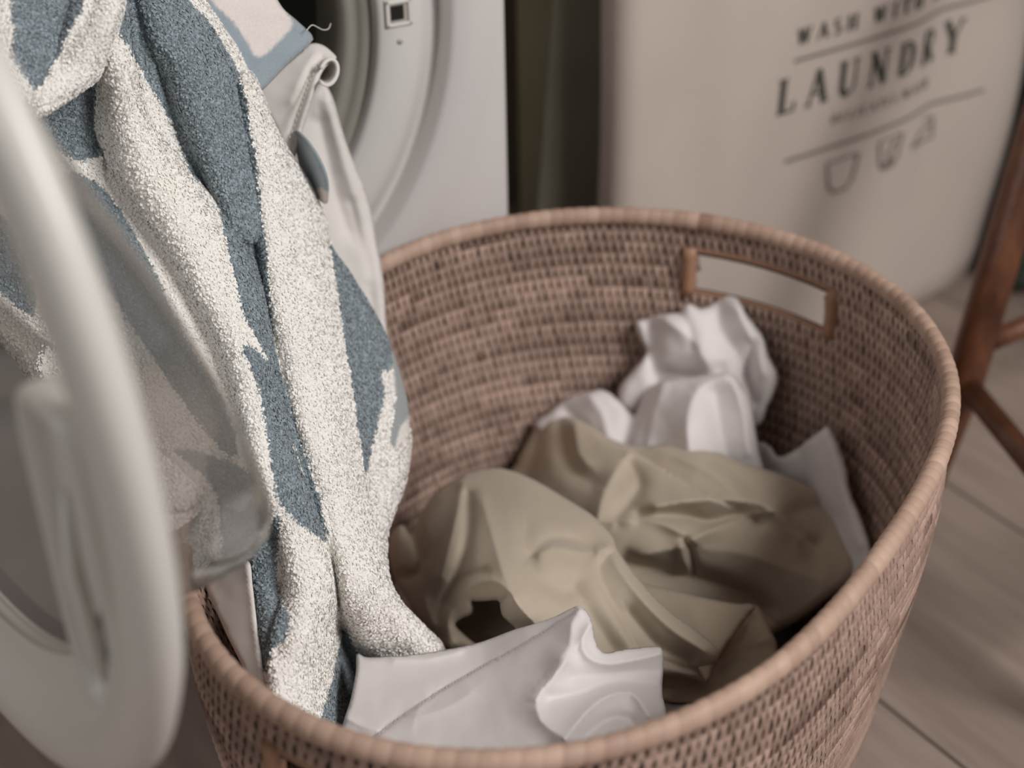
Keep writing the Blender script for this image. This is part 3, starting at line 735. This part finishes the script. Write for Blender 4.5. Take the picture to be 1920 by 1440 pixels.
cloth('lower_fold', [(1000, 800), (1030, 771), (1060, 748), (1090, 738), (1122, 730), (1142, 736), (1162, 752), (1190, 775), (1210, 735), (1236, 716), (1262, 710), (1300, 706), (1342, 700), (1368, 700), (1390, 722), (1408, 752), (1416, 800), (1424, 850), (1430, 890), (1380, 910), (1250, 880), (1150, 850), (1060, 840)],
    [(1010, 800, 'z', .18), (1120, 735, 'z', .215), (1190, 775, 'z', .21), (1350, 702, 'z', .25), (1415, 800, 'z', .228), (1430, 890, 'z', .195), (1290, 800, 'z', .232), (1150, 850, 'z', .19)],
    [('r', [(1192, 772), (1184, 800), (1172, 830)], -8, 14, 10), ('r', [(1355, 706), (1310, 730), (1290, 780), (1292, 840)], 10, 24, 30), ('r', [(1340, 740), (1350, 800), (1362, 860)], -8, 18, 20), ('r', [(1372, 706), (1392, 770), (1404, 850)], 7, 14, 14), ('r', [(1245, 720), (1225, 780), (1215, 840)], 5, 22, 22), ('r', [(1105, 740), (1130, 780), (1140, 820)], 6, 22, 16), ('r', [(1060, 770), (1090, 800)], -4, 14, 14)],
    mat_white_cotton, WR, sp=5, roll=9, roll_w=16, wob=2.0, seed=22)
WS = empty('white_blouse', on_z(1560, 950, .05)); tag(WS, 'white garment with a pointed corner standing along the right inner wall of the basket', 'clothes')
cloth('body', [(1405, 850), (1425, 828), (1445, 838), (1460, 856), (1490, 844), (1516, 824), (1540, 806), (1553, 800), (1568, 822), (1578, 850), (1588, 880), (1594, 920), (1612, 965), (1628, 1010), (1634, 1050), (1618, 1095), (1580, 1120), (1520, 1060), (1450, 960)],
    [(1425, 835, 'z', .195), (1553, 802, 'z', .236), (1590, 890, 'z', .212), (1632, 1050, 'z', .172), (1590, 1110, 'z', .14), (1500, 960, 'z', .16), (1480, 870, 'z', .195)],
    [('r', [(1500, 850), (1510, 920), (1530, 980)], -6, 18, 18), ('r', [(1550, 810), (1570, 880), (1590, 960), (1610, 1020)], 5, 16, 16)],
    mat_white_cotton, WS, sp=6, roll=5, roll_w=14, wob=1.8, seed=23)

# khaki garment: rear body, front body, folded sleeve
KH = empty('khaki_shirt', on_z(1150, 1050, .05)); tag(KH, 'crumpled khaki beige cotton shirt filling the middle of the basket', 'clothes')
cloth('rear_body', [(955, 905), (968, 868), (985, 832), (1010, 792), (1040, 780), (1080, 784), (1112, 800), (1150, 824), (1200, 838), (1262, 832), (1340, 846), (1400, 870), (1450, 884), (1500, 904), (1545, 926), (1570, 940), (1578, 966), (1590, 1010), (1609, 1050), (1592, 1090), (1540, 1132), (1496, 1164), (1450, 1190), (1400, 1230), (1250, 1200), (1100, 1120), (1010, 1000)],
    [(960, 890, 'z', .15), (1040, 785, 'z', .195), (1200, 840, 'z', .212), (1100, 900, 'z', .20), (1300, 900, 'z', .222), (1450, 950, 'z', .205), (1560, 940, 'z', .175), (1605, 1050, 'z', .16), (1450, 1180, 'z', .12), (1400, 1080, 'z', .165), (1200, 1000, 'z', .205), (1300, 1130, 'z', .15), (1100, 1100, 'z', .17)],
    [('s', [(1085, 790), (1130, 815), (1180, 845), (1240, 880), (1300, 915), (1345, 938)], 7, 60, 1),
     ('r', [(1012, 792), (1000, 850), (985, 900)], -9, 26, 20), ('r', [(1050, 790), (1058, 840), (1075, 880), (1110, 905)], -7, 18, 22), ('r', [(1078, 800), (1085, 850), (1100, 870)], 6, 12, 16),
     ('r', [(1180, 850), (1150, 890), (1130, 930), (1120, 975)], 9, 22, 20), ('r', [(1180, 870), (1200, 910), (1175, 950), (1155, 975)], -7, 18, 16),
     ('r', [(1215, 840), (1300, 870), (1370, 915), (1400, 935)], 6, 16, 26), ('r', [(1340, 860), (1380, 890), (1405, 930)], -6, 12, 16),
     ('r', [(1230, 950), (1300, 938), (1380, 938), (1440, 950), (1470, 985), (1500, 1010)], 13, 16, 18),
     ('r', [(1200, 968), (1280, 966), (1330, 978), (1380, 968), (1420, 975)], -11, 14, 14),
     ('r', [(1150, 980), (1210, 975), (1260, 990), (1290, 1010)], 8, 12, 20), ('r', [(1298, 1012), (1350, 985), (1400, 968), (1450, 958)], 7, 14, 10),
     ('r', [(1285, 1010), (1294, 1030), (1302, 1070)], -8, 7, 8), ('r', [(1275, 1025), (1282, 1050), (1290, 1072)], 6, 7, 7),
     ('r', [(1470, 965), (1510, 955), (1565, 942)], -6, 14, 16), ('r', [(1480, 985), (1510, 1010), (1530, 1020)], -9, 10, 14),
     ('r', [(1175, 1050), (1240, 1070), (1320, 1085), (1400, 1115), (1430, 1140)], -16, 22, 16), ('r', [(1310, 1030), (1400, 1040), (1480, 1070), (1540, 1090)], 7, 46, 40),
     ('r', [(1180, 1050), (1230, 1035), (1280, 1025)], 6, 10, 14)],
    mat_khaki, KH, sp=4.5, roll=12, roll_w=20, wob=1.6, seed=31)
hole = [(856, 1172), (868, 1160), (885, 1152), (889, 1138), (887, 1129), (905, 1128), (934, 1127), (938, 1140), (942, 1155), (953, 1166), (966, 1180), (940, 1190), (914, 1202), (894, 1206), (872, 1190)]
cloth('front_body', [(728, 1012), (742, 990), (756, 985), (770, 1000), (782, 978), (800, 945), (822, 918), (860, 894), (885, 884), (912, 879), (948, 880), (1000, 899), (1060, 934), (1108, 964), (1130, 984), (1150, 1008), (1158, 1030), (1178, 1060), (1218, 1108), (1262, 1150), (1310, 1185), (1344, 1215), (1346, 1240), (1325, 1258), (1322, 1280), (1296, 1272), (1244, 1268), (1150, 1290), (980, 1260), (900, 1235), (845, 1222), (808, 1188), (772, 1140), (742, 1085), (730, 1050)],
    [(730, 1040, 'z', .165), (800, 960, 'z', .195), (912, 884, 'z', .215), (1050, 935, 'z', .232), (1150, 1015, 'z', .238), (1000, 1030, 'z', .262), (1000, 1150, 'z', .255), (860, 1020, 'z', .235), (850, 1200, 'z', .205), (760, 1110, 'z', .17), (1200, 1160, 'z', .238), (1330, 1220, 'z', .222), (1320, 1275, 'z', .20), (1150, 1280, 'z', .21), (980, 1250, 'z', .21)],
    [('r', [(868, 905), (858, 960), (842, 1020), (826, 1080)], 9, 14, 22), ('r', [(878, 930), (878, 1000), (862, 1070), (840, 1130)], -9, 14, 12), ('r', [(905, 940), (925, 1010), (945, 1080), (965, 1120)], 6, 18, 20),
     ('r', [(775, 985), (790, 1050), (782, 1075), (752, 1080)], -10, 10, 12), ('r', [(800, 1060), (796, 1120), (812, 1170)], 6, 14, 14),
     ('r', [(1000, 1040), (1025, 1015), (1070, 1012), (1110, 1030)], -8, 12, 16), ('r', [(1010, 1040), (1040, 1025), (1090, 1035), (1120, 1030)], 5, 10, 10), ('r', [(985, 1000), (990, 1050), (1020, 1090), (1060, 1110)], -6, 20, 24),
     ('r', [(1140, 1040), (1124, 1060), (1130, 1095), (1160, 1150), (1195, 1215)], -5, 7, 20),
     ('r', [(1122, 1035), (1145, 1022), (1160, 1030)], 4, 8, 8), ('r', [(1150, 1050), (1200, 1120), (1260, 1180), (1320, 1220)], 7, 16, 22),
     ('r', [(1075, 1100), (1110, 1160), (1150, 1220)], -8, 34, 26), ('r', [(1180, 1150), (1230, 1210), (1290, 1240)], -7, 16, 18), ('r', [(1244, 1240), (1280, 1252), (1326, 1262)], -5, 6, 8),
     ('r', [(848, 1205), (838, 1170), (852, 1130), (880, 1100), (920, 1088), (950, 1105), (975, 1140), (1000, 1165), (1010, 1180)], 8, 13, 14),
     ('r', [(830, 1195), (822, 1160), (835, 1120), (865, 1085), (910, 1070)], -6, 10, 8), ('r', [(952, 1118), (940, 1130), (948, 1155)], -4, 5, 6)],
    mat_khaki, KH, sp=4, roll=14, roll_w=24, wob=1.1, hole=[hole], inner_roll=9, seed=32)
cloth('sleeve_lining', [(835, 1165), (870, 1125), (905, 1110), (950, 1115), (985, 1165), (990, 1200), (940, 1225), (870, 1225)],
    [(840, 1165, 'z', .19), (985, 1180, 'z', .20), (910, 1115, 'z', .205), (910, 1170, 'z', .185), (900, 1220, 'z', .175)], [('r', [(870, 1175), (920, 1185), (960, 1195)], 4, 8, 8)], mat_khaki, KH, sp=6, roll=0, wob=1.5, seed=33)
cloth('folded_sleeve', [(1190, 1085), (1215, 1096), (1260, 1106), (1320, 1120), (1380, 1132), (1408, 1132), (1417, 1140), (1400, 1160), (1378, 1190), (1356, 1222), (1340, 1246), (1326, 1280), (1296, 1240), (1250, 1180), (1200, 1120)],
    [(1200, 1092, 'z', .205), (1300, 1116, 'z', .205), (1410, 1134, 'z', .195), (1326, 1270, 'z', .205), (1250, 1180, 'z', .207), (1350, 1180, 'z', .208)],
    [('r', [(1300, 1150), (1320, 1200), (1330, 1250)], 3, 30, 24)], mat_khaki, KH, sp=5, roll=8, roll_w=9, wob=1.0, seed=34)
cloth('lower_layer', [(1240, 1240), (1300, 1270), (1330, 1250), (1370, 1190), (1400, 1150), (1416, 1134), (1432, 1150), (1446, 1182), (1458, 1218), (1446, 1262), (1400, 1300), (1340, 1322), (1290, 1322), (1240, 1315), (1190, 1290)],
    [(1240, 1250, 'z', .18), (1416, 1140, 'z', .175), (1455, 1220, 'z', .165), (1340, 1320, 'z', .175), (1240, 1312, 'z', .175), (1350, 1240, 'z', .182)],
    [('r', [(1405, 1165), (1395, 1200), (1350, 1250)], -9, 14, 18), ('r', [(1360, 1225), (1400, 1210), (1440, 1200)], 5, 10, 14), ('r', [(1250, 1275), (1320, 1290), (1380, 1280)], -3, 10, 14)],
    mat_khaki, KH, sp=5, roll=8, roll_w=14, wob=1.4, seed=35)

# white pillowcase at the near edge
WF = empty('white_pillowcase', on_z(940, 1330, .1)); tag(WF, 'smooth creased white cotton cloth at the near edge of the basket, before the khaki shirt', 'clothes')
cloth('body', [(669, 1226), (682, 1231), (700, 1232), (760, 1229), (830, 1219), (900, 1204), (960, 1182), (1000, 1170), (1040, 1156), (1070, 1141), (1086, 1136), (1100, 1146), (1110, 1166), (1116, 1196), (1122, 1214), (1136, 1224), (1160, 1219), (1200, 1214), (1232, 1212), (1242, 1220), (1244, 1250), (1242, 1300), (1250, 1342), (1240, 1400), (1180, 1470), (1000, 1500), (760, 1480), (660, 1420), (640, 1382), (645, 1350), (657, 1312), (667, 1262)],
    [(670, 1230, 'z', .232), (643, 1370, 'z', .235), (900, 1215, 'z', .238), (1085, 1142, 'z', .278), (1236, 1216, 'z', .252), (1245, 1340, 'z', .252), (1000, 1320, 'z', .27), (1000, 1490, 'z', .275), (760, 1400, 'z', .25), (830, 1300, 'z', .242), (1120, 1400, 'z', .268), (1150, 1260, 'z', .262)],
    [('s', [(1075, 1150), (1020, 1185), (960, 1220), (890, 1258), (820, 1300), (760, 1340), (700, 1385), (680, 1410)], 8, 110, -1),
     ('r', [(1086, 1142), (1072, 1170), (1068, 1210), (1050, 1235)], 8, 20, 34), ('r', [(1108, 1170), (1092, 1200), (1100, 1230), (1140, 1245), (1200, 1235), (1240, 1225)], 7, 12, 22),
     ('r', [(1060, 1240), (1030, 1280), (1008, 1310), (1015, 1350), (1060, 1385)], 9, 20, 14), ('r', [(1060, 1385), (1100, 1335), (1140, 1305), (1185, 1300), (1215, 1340)], 9, 12, 18),
     ('r', [(1030, 1310), (1090, 1300), (1150, 1280), (1240, 1285)], -8, 22, 16), ('r', [(1100, 1380), (1140, 1350), (1180, 1350), (1200, 1390)], -8, 20, 14), ('r', [(1075, 1270), (1150, 1262), (1235, 1258)], -4, 18, 14),
     ('r', [(800, 1310), (780, 1340), (830, 1330), (880, 1300)], 3, 16, 20), ('r', [(740, 1236), (800, 1236), (860, 1222)], 3, 8, 12), ('r', [(650, 1345), (680, 1362), (710, 1370)], 4, 10, 8)],
    mat_white_cotton, WF, sp=4, roll=5, roll_w=9, wob=.9, seed=41)
WG = empty('white_undershirt', on_z(1300, 1340, .1)); tag(WG, 'small corner of white fabric showing beneath the khaki shirt at the near right rim', 'clothes')
cloth('body', [(1225, 1312), (1260, 1316), (1300, 1319), (1345, 1322), (1385, 1315), (1400, 1350), (1330, 1420), (1240, 1420)],
    [(1225, 1312, 'z', .165), (1385, 1315, 'z', .16), (1300, 1410, 'z', .18), (1290, 1350, 'z', .18)], [], mat_white_cotton, WG, sp=8, roll=4, roll_w=14, wob=1.5, seed=42)
# cloth lying deep in the basket under everything (dark side of the heap)
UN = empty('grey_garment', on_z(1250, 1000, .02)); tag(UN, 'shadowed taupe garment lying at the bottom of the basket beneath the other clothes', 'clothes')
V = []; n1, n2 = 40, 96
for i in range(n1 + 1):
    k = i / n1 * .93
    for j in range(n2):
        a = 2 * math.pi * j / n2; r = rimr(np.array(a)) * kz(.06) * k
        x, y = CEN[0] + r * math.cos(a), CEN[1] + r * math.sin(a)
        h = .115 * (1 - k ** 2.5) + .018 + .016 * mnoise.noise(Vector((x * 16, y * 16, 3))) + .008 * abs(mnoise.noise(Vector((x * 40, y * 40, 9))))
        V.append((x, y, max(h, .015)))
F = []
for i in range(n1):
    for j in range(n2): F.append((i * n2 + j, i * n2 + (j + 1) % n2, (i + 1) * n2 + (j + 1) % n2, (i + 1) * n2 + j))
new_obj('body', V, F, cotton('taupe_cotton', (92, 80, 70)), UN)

# ================================================================ CANVAS HAMPER
HY = math.radians(33); he = np.array([math.cos(HY), math.sin(HY)]); hn = np.array([math.sin(HY), -math.cos(HY)]); H0 = np.array([.497, 1.525])
US = -.16; RB = .60
def hsec(s):
    """arc length -> plan point on the printed face"""
    if s <= US: return H0 + he * s, hn
    a = (s - US) / RB
    p = H0 + he * (US + RB * math.sin(a)) - hn * (RB * (1 - math.cos(a)))
    return p, hn * math.cos(a) + he * math.sin(a)
sec = []
UL_ = -.470
for t in np.linspace(-90, 0, 6):
    c_ = H0 + he * (UL_ + .022) - hn * .022; a = math.radians(t); sec.append(c_ + (he * math.sin(a) + hn * math.cos(a)) * .022)
for s in np.linspace(UL_ + .03, US + RB * math.radians(42), 46): sec.append(hsec(s)[0])
lastp, ln = hsec(US + RB * math.radians(42)); lt = np.array([-ln[1], ln[0]])
cr = lastp - ln * .07
for t in np.linspace(10, 100, 8):
    a = math.radians(t); sec.append(cr + (ln * math.cos(a) + lt * math.sin(a)) * .07)
back = H0 - hn * .44
sec.append(back + he * .19); sec.append(back + he * .1)
for u in np.linspace(0, -.20, 5): sec.append(back + he * u)
_c = H0 + he * UL_ - hn * .04
for w in np.linspace(.34, .02, 10): sec.append(_c + np.array([.22, .975]) * w + np.array([-.008, 0]) * math.sin(w / .34 * math.pi))
sec = np.array(sec); cen_h = sec.mean(0); HHT = .74
HP = empty('laundry_hamper', (cen_h[0], cen_h[1], 0)); tag(HP, 'tall cream canvas laundry hamper printed with LAUNDRY lettering and care symbols, behind the basket', 'hamper')
zs = [0, .006, .02] + list(np.linspace(.05, HHT, 26)); V = []; nS = len(sec)
def hoffp(p, z):
    q = (p - H0) @ he
    v = .005 * mnoise.noise(Vector((p[0] * 6, p[1] * 6, z * 4))) + .0015 * mnoise.noise(Vector((p[0] * 20, p[1] * 20, z * 8)))
    v += .007 * math.exp(-((q + .40) / .04) ** 2) * math.sin(z * 9 + 1) + .006 * math.exp(-((q + .33 + .05 * z) / .03) ** 2) - .006 * math.exp(-((q + .02 + .1 * z) / .035) ** 2)
    if q > -.05 and (p - H0) @ hn > -.2: v += .032 * math.exp(-((z - .27) / .22) ** 2) * min(1, (q + .05) / .12)
    return v
def hoff(i, z): return hoffp(sec[i], z)
for z in zs:
    for i in range(nS):
        t = sec[(i + 1) % nS] - sec[i - 1]; nn_ = np.array([t[1], -t[0]]) / (np.hypot(*t) + 1e-9)
        ins = .02 * max(0, 1 - z / .02) if z < .02 else 0
        p = sec[i] + nn_ * ((hoff(i, z)) - ins); V.append((p[0], p[1], z))
F = []
for k in range(len(zs) - 1):
    for i in range(nS): F.append((k * nS + i, k * nS + (i + 1) % nS, (k + 1) * nS + (i + 1) % nS, (k + 1) * nS + i))
F.append(tuple(range(nS))[::-1])
ob = new_obj('bag', V, F, mat_canvas, HP); s_ = ob.modifiers.new('s', 'SOLIDIFY'); s_.thickness = .003; s_.offset = -1
# top hem roll
P = [(V[(len(zs) - 1) * nS + i]) for i in range(nS)]; P.append(P[0]); tube('top_hem', P, .006, mat_canvas, HP, 8, False)

# lettering: strokes on a 1 x 1 cell -> quads mapped on the bulging face
def stroke(pts, w):
    return ('s', pts, w)
TK, TN, SR = .20, .075, .06
def serif(x, y, w=.26): return stroke([(x - w / 2, y), (x + w / 2, y)], SR)
arc = lambda cx, cy, rx, ry, a0, a1, n=12: [(cx + rx * math.cos(math.radians(a0 + (a1 - a0) * i / n)), cy + ry * math.sin(math.radians(a0 + (a1 - a0) * i / n))) for i in range(n + 1)]
GL = {
 'L': (.8, [stroke([(.2, 0), (.2, 1)], TK), serif(.2, .02, .34), serif(.2, .98, .36), stroke([(.2, .03), (.68, .03)], TN), stroke([(.68, .0), (.72, .28)], TN)]),
 'A': (.95, [stroke([(.12, 0), (.46, 1)], TN), stroke([(.46, 1), (.80, 0)], TK), stroke([(.24, .34), (.66, .34)], TN), serif(.12, .02, .26), serif(.8, .02, .3)]),
 'U': (.95, [stroke([(.2, 1), (.2, .3)] + arc(.46, .3, .26, .28, 180, 270, 6), TK), stroke(arc(.46, .3, .28, .28, 270, 360, 6) + [(.74, 1)], TN), serif(.2, .98, .36), serif(.74, .98, .28)]),
 'N': (.98, [stroke([(.16, 0), (.16, 1)], TN), stroke([(.16, 1), (.76, 0)], TK), stroke([(.76, 0), (.76, 1)], TN), serif(.16, .02, .26), serif(.76, .98, .26), serif(.12, .98, .2)]),
 'D': (.92, [stroke([(.2, 0), (.2, 1)], TK), stroke([(.2, .97), (.4, .97)] + arc(.4, .5, .34, .47, 90, 40, 4), TN), stroke(arc(.36, .5, .38, .45, 50, -50, 8), TK), stroke(arc(.4, .5, .34, .47, -40, -90, 4) + [(.2, .03)], TN)]),
 'R': (.92, [stroke([(.2, 0), (.2, 1)], TK), stroke([(.2, .97)] + arc(.42, .74, .24, .23, 90, -90, 10) + [(.2, .51)], TN * 1.5), stroke([(.42, .5), (.74, 0)], TK), serif(.2, .02, .34), serif(.78, .02, .2)]),
 'Y': (.9, [stroke([(.1, 1), (.44, .45)], TK), stroke([(.76, 1), (.44, .45)], TN), stroke([(.44, .48), (.44, 0)], TK), serif(.44, .02, .34), serif(.12, .98, .3), serif(.76, .98, .24)]),
 'W': (1.25, [stroke([(.1, 1), (.32, 0)], TK), stroke([(.32, 0), (.56, .95)], TN), stroke([(.54, 1), (.78, 0)], TK), stroke([(.78, 0), (1.02, 1)], TN), serif(.1, .98, .28), serif(1.02, .98, .26)]),
 'S': (.72, [stroke(arc(.34, .74, .22, .24, 40, 270, 12), TN * 1.6), stroke(arc(.34, .26, .24, .25, 90, -140, 12), TN * 1.8)]),
 'H': (1.0, [stroke([(.2, 0), (.2, 1)], TK), stroke([(.74, 0), (.74, 1)], TK), stroke([(.2, .5), (.74, .5)], TN), serif(.2, .02, .32), serif(.2, .98, .32), serif(.74, .02, .32), serif(.74, .98, .32)]),
 'I': (.5, [stroke([(.24, 0), (.24, 1)], TK), serif(.24, .02, .34), serif(.24, .98, .34)]),
 'T': (.85, [stroke([(.42, 0), (.42, 1)], TK), stroke([(.08, .96), (.76, .96)], TN), stroke([(.08, .96), (.08, .76)], TN), stroke([(.76, .96), (.76, .76)], TN), serif(.42, .02, .34)]),
 'C': (.85, [stroke(arc(.46, .5, .32, .46, 50, 310, 16), TK * .8)]),
 'E': (.78, [stroke([(.2, 0), (.2, 1)], TK), stroke([(.2, .97), (.62, .97)], TN), stroke([(.2, .5), (.54, .5)], TN), stroke([(.2, .03), (.66, .03)], TN)]),
 ' ': (.55, []),
}
def print_mesh(name, strokes, mat):
    """strokes: (points (s,z), width in m)"""
    V = []; F = []
    for pts, w in strokes:
        L = []
        for i in range(len(pts) - 1):
            a, b = np.array(pts[i]), np.array(pts[i + 1]); k = max(1, int(np.hypot(*(b - a)) / .012))
            for j in range(k): L.append(a + (b - a) * j / k)
        L.append(np.array(pts[-1])); L = np.array(L); n = len(L); base = len(V)
        for i in range(n):
            t = L[min(i + 1, n - 1)] - L[max(i - 1, 0)]; t = t / (np.hypot(*t) + 1e-12); q = np.array([-t[1], t[0]]) * w / 2
            for sg in (-1, 1):
                s, z = L[i] + sg * q; p, nn_ = hsec(s)
                off = .0012 + hoffp(p, z); p = p + nn_ * off; V.append((p[0], p[1], z))
        for i in range(n - 1): F.append((base + 2 * i, base + 2 * i + 1, base + 2 * i + 3, base + 2 * i + 2))
    o = new_obj(name, V, F, mat, HP, False)
    s_ = o.modifiers.new('s', 'SOLIDIFY'); s_.thickness = .0003; s_.offset = 0
    return o
def text(name, txt, s0, z0, h, sx, mat, gap=.25, wt=1.0):
    out = []; x = s0
    for ch in txt:
        wd, sts = GL[ch]; out = out if h < .012 else []
        for _, pts, w in sts: out.append(([(x + px * h * sx, z0 + py * h) for px, py in pts], w * h * wt))
        if h > .012 and out: o = print_mesh('printed_letter', out, mat); out = []
        x += (wd + gap) * h * sx
    if out: o = print_mesh(name, out, mat); o['kind'] = 'stuff'
    return o, x
o, xe = text('printed_lettering', 'LAUNDRY', -.286, .3305, .036, .85, mat_ink, .38); print('LAUNDRY end', xe)
o, xe = text('printed_lettering', 'WASH WITH CARE', -.268, .398, .0155, 1.0, mat_ink, .36, 1.15); print('end', xe)
o, xe = text('printed_lettering', 'DELICATES', -.212, .3025, .0100, 1.0, mat_ink2, .26); o['label'] = 'tiny blurred printed line under the large word'
o, xe = text('printed_lettering', 'WASH', xe + .006, .3025, .0100, 1.0, mat_ink2, .26)
print_mesh('printed_rule', [([(-.269, .3825), (.02, .3825)], .0032)], mat_ink2)
print_mesh('printed_rule', [([(-.268, .2775), (.02, .2775)], .0036)], mat_ink2)
def tub(s0, z0, w, h): return [([(s0, z0 + h), (s0 + w, z0 + h)], .0022), ([(s0, z0 + h), (s0 + w * .12, z0 + h * .25), (s0 + w * .3, z0), (s0 + w * .7, z0), (s0 + w * .88, z0 + h * .25), (s0 + w, z0 + h)], .0034)]
print_mesh('care_symbol', tub(-.211, .2235, .043, .036), mat_ink2)
print_mesh('care_symbol', tub(-.138, .2290, .036, .034) + [([(-.118, .234), (-.122, .246), (-.112, .258)], .004), ([(-.132, .233), (-.108, .235)], .005)], mat_ink2)
print_mesh('care_symbol', [([(-.078, .237), (-.040, .237), (-.044, .262), (-.058, .262)], .0036), ([(-.078, .237), (-.060, .252), (-.044, .252)], .0034)], mat_ink2)

# dark green cabinet standing in shadow to the right of the hamper
CA = .10; cn_ = Vector(on_z(1884, 580, 0.0)); bx = cn_ + Vector((math.cos(CA), math.sin(CA), 0)) * .41 + Vector((-math.sin(CA), math.cos(CA), 0)) * .20 + Vector((0, 0, .435))
CB = empty('storage_cabinet', (bx[0], bx[1], 0)); tag(CB, 'dark green cabinet standing in shadow to the right of the hamper, behind the stool', 'cabinet')
mat_cab = plain('cabinet_green', (52, 60, 52), .6, .1)
box('body', bx, (.80, .34, .86), CA, mat_cab, CB, .004)
dv = Vector((math.sin(CA), -math.cos(CA), 0)); de = Vector((math.cos(CA), math.sin(CA), 0))
for k in (-1, 1):
    dd_ = box('door', bx + dv * .178 + de * .2 * k, (.392, .018, .83), CA, mat_cab, CB, .003)
    tube('door_handle', [bx + dv * .195 + de * .03 * k + Vector((0, 0, .05)), bx + dv * .195 + de * .03 * k + Vector((0, 0, .2))], .005, mat_drum, dd_)
# added olive panel, set further back so the gap does not go black
fx0, fx1 = .012, .118
fp = box('gap_lift_panel', ((fx0 + fx1) / 2, 1.47, .45), (fx1 - fx0, .02, .90), 0, plain('gap_lift_olive', (158, 150, 124), .8, .1), None, .002)
tag(fp, 'added olive brown panel that lightens the shadowed gap beside the washing machine', 'panel')
# dark board leaning in the gap between the machine and the hamper
def aty(x, y, Y):
    d = ray(x, y); return CAM + d * (Y / d[1])
q = [aty(1054, -260, 1.345), aty(1150, -260, 1.345), aty(1124, 760, 1.345), aty(978, 760, 1.345)]
q[2][2] = q[3][2] = max(q[2][2], .0)
lo = [q[3] + (q[3] - q[0]) * (q[3][2] / (q[0][2] - q[3][2])), q[2] + (q[2] - q[1]) * (q[2][2] / (q[1][2] - q[2][2]))]
V = [q[0], q[1], lo[1], lo[0]]; V = V + [v + np.array([0, .018, 0]) for v in V]
ob = new_obj('dark_board', V, [(0, 3, 2, 1), (4, 5, 6, 7), (0, 1, 5, 4), (1, 2, 6, 5), (2, 3, 7, 6), (3, 0, 4, 7)], mat_panel, None, False)
b_ = ob.modifiers.new('b', 'BEVEL'); b_.width = .003; b_.segments = 2
tag(ob, 'dark narrow board leaning in the shadowed gap between the washing machine and the hamper', 'board')

# ================================================================ WOODEN STOOL
ST = empty('wooden_stool', on_z(1900, 900, 0)); tag(ST, 'dark walnut stool with round turned legs and stretchers at the right edge', 'stool')
foot = on_z(1722, 985, 0.0)
def at(x, y, d): return CAM + ray(x, y) * d
j = at(1808, 716, 1.385); top = at(1972, 150, 1.33); top = j + (top - j) * 2.3
tube('leg', [foot, foot + (j - foot) * .5, j, j + (top - j) * .2, j + (top - j) * .6, top], [.009, .0125, .0175, .0175, .0165, .014], mat_chair, ST, 20)
j2 = at(2090, 1060, 1.16); foot2 = Vector(j2) + Vector((.03, -.02, 0)); foot2.z = 0; top2 = top + (j2 - j) * .7 + np.array([0, 0, .0])
tube('leg', [foot2, j2, top2], [.009, .0145, .012], mat_chair, ST, 20)
j3 = at(2280, 505, 1.62)
foot3 = Vector(j3) + Vector((.05, .05, 0)); foot3.z = 0; top3 = top + (j3 - j) * .7
tube('leg', [foot3, j3, top3], [.009, .0145, .012], mat_chair, ST, 20)
j4 = j2 + (j3 - j); foot4 = Vector(j4) + Vector((.06, 0, 0)); foot4.z = 0; top4 = top2 + (top3 - top)
tube('leg', [foot4, j4, top4], [.009, .0145, .012], mat_chair, ST, 20)
tube('stretcher', [j, j2], .0105, mat_chair, ST, 16)
jb = at(1856, 640, 1.385)
tube('stretcher', [jb, jb + (j3 - j)], .0095, mat_chair, ST, 16)
tube('stretcher', [j3, j4], .0105, mat_chair, ST, 16); tube('stretcher', [j2, j4], .0095, mat_chair, ST, 16)
sc = (top + top2 + top3 + top4) / 4; sz = max(top[2], top2[2], top3[2], top4[2])
q = [top, top2, top4, top3]; V = []
for z in (sz - .012, sz - .006, sz + .012, sz + .018):
    for p in q:
        k = 1.05 if z in (sz - .006, sz + .012) else 1.0
        V.append((sc[0] + (p[0] - sc[0]) * k, sc[1] + (p[1] - sc[1]) * k, z))
F = [(3, 2, 1, 0), (12, 13, 14, 15)]
for i in range(3):
    for k in range(4): F.append((i * 4 + k, i * 4 + (k + 1) % 4, (i + 1) * 4 + (k + 1) % 4, (i + 1) * 4 + k))
new_obj('seat', V, F, mat_chair, ST, False)
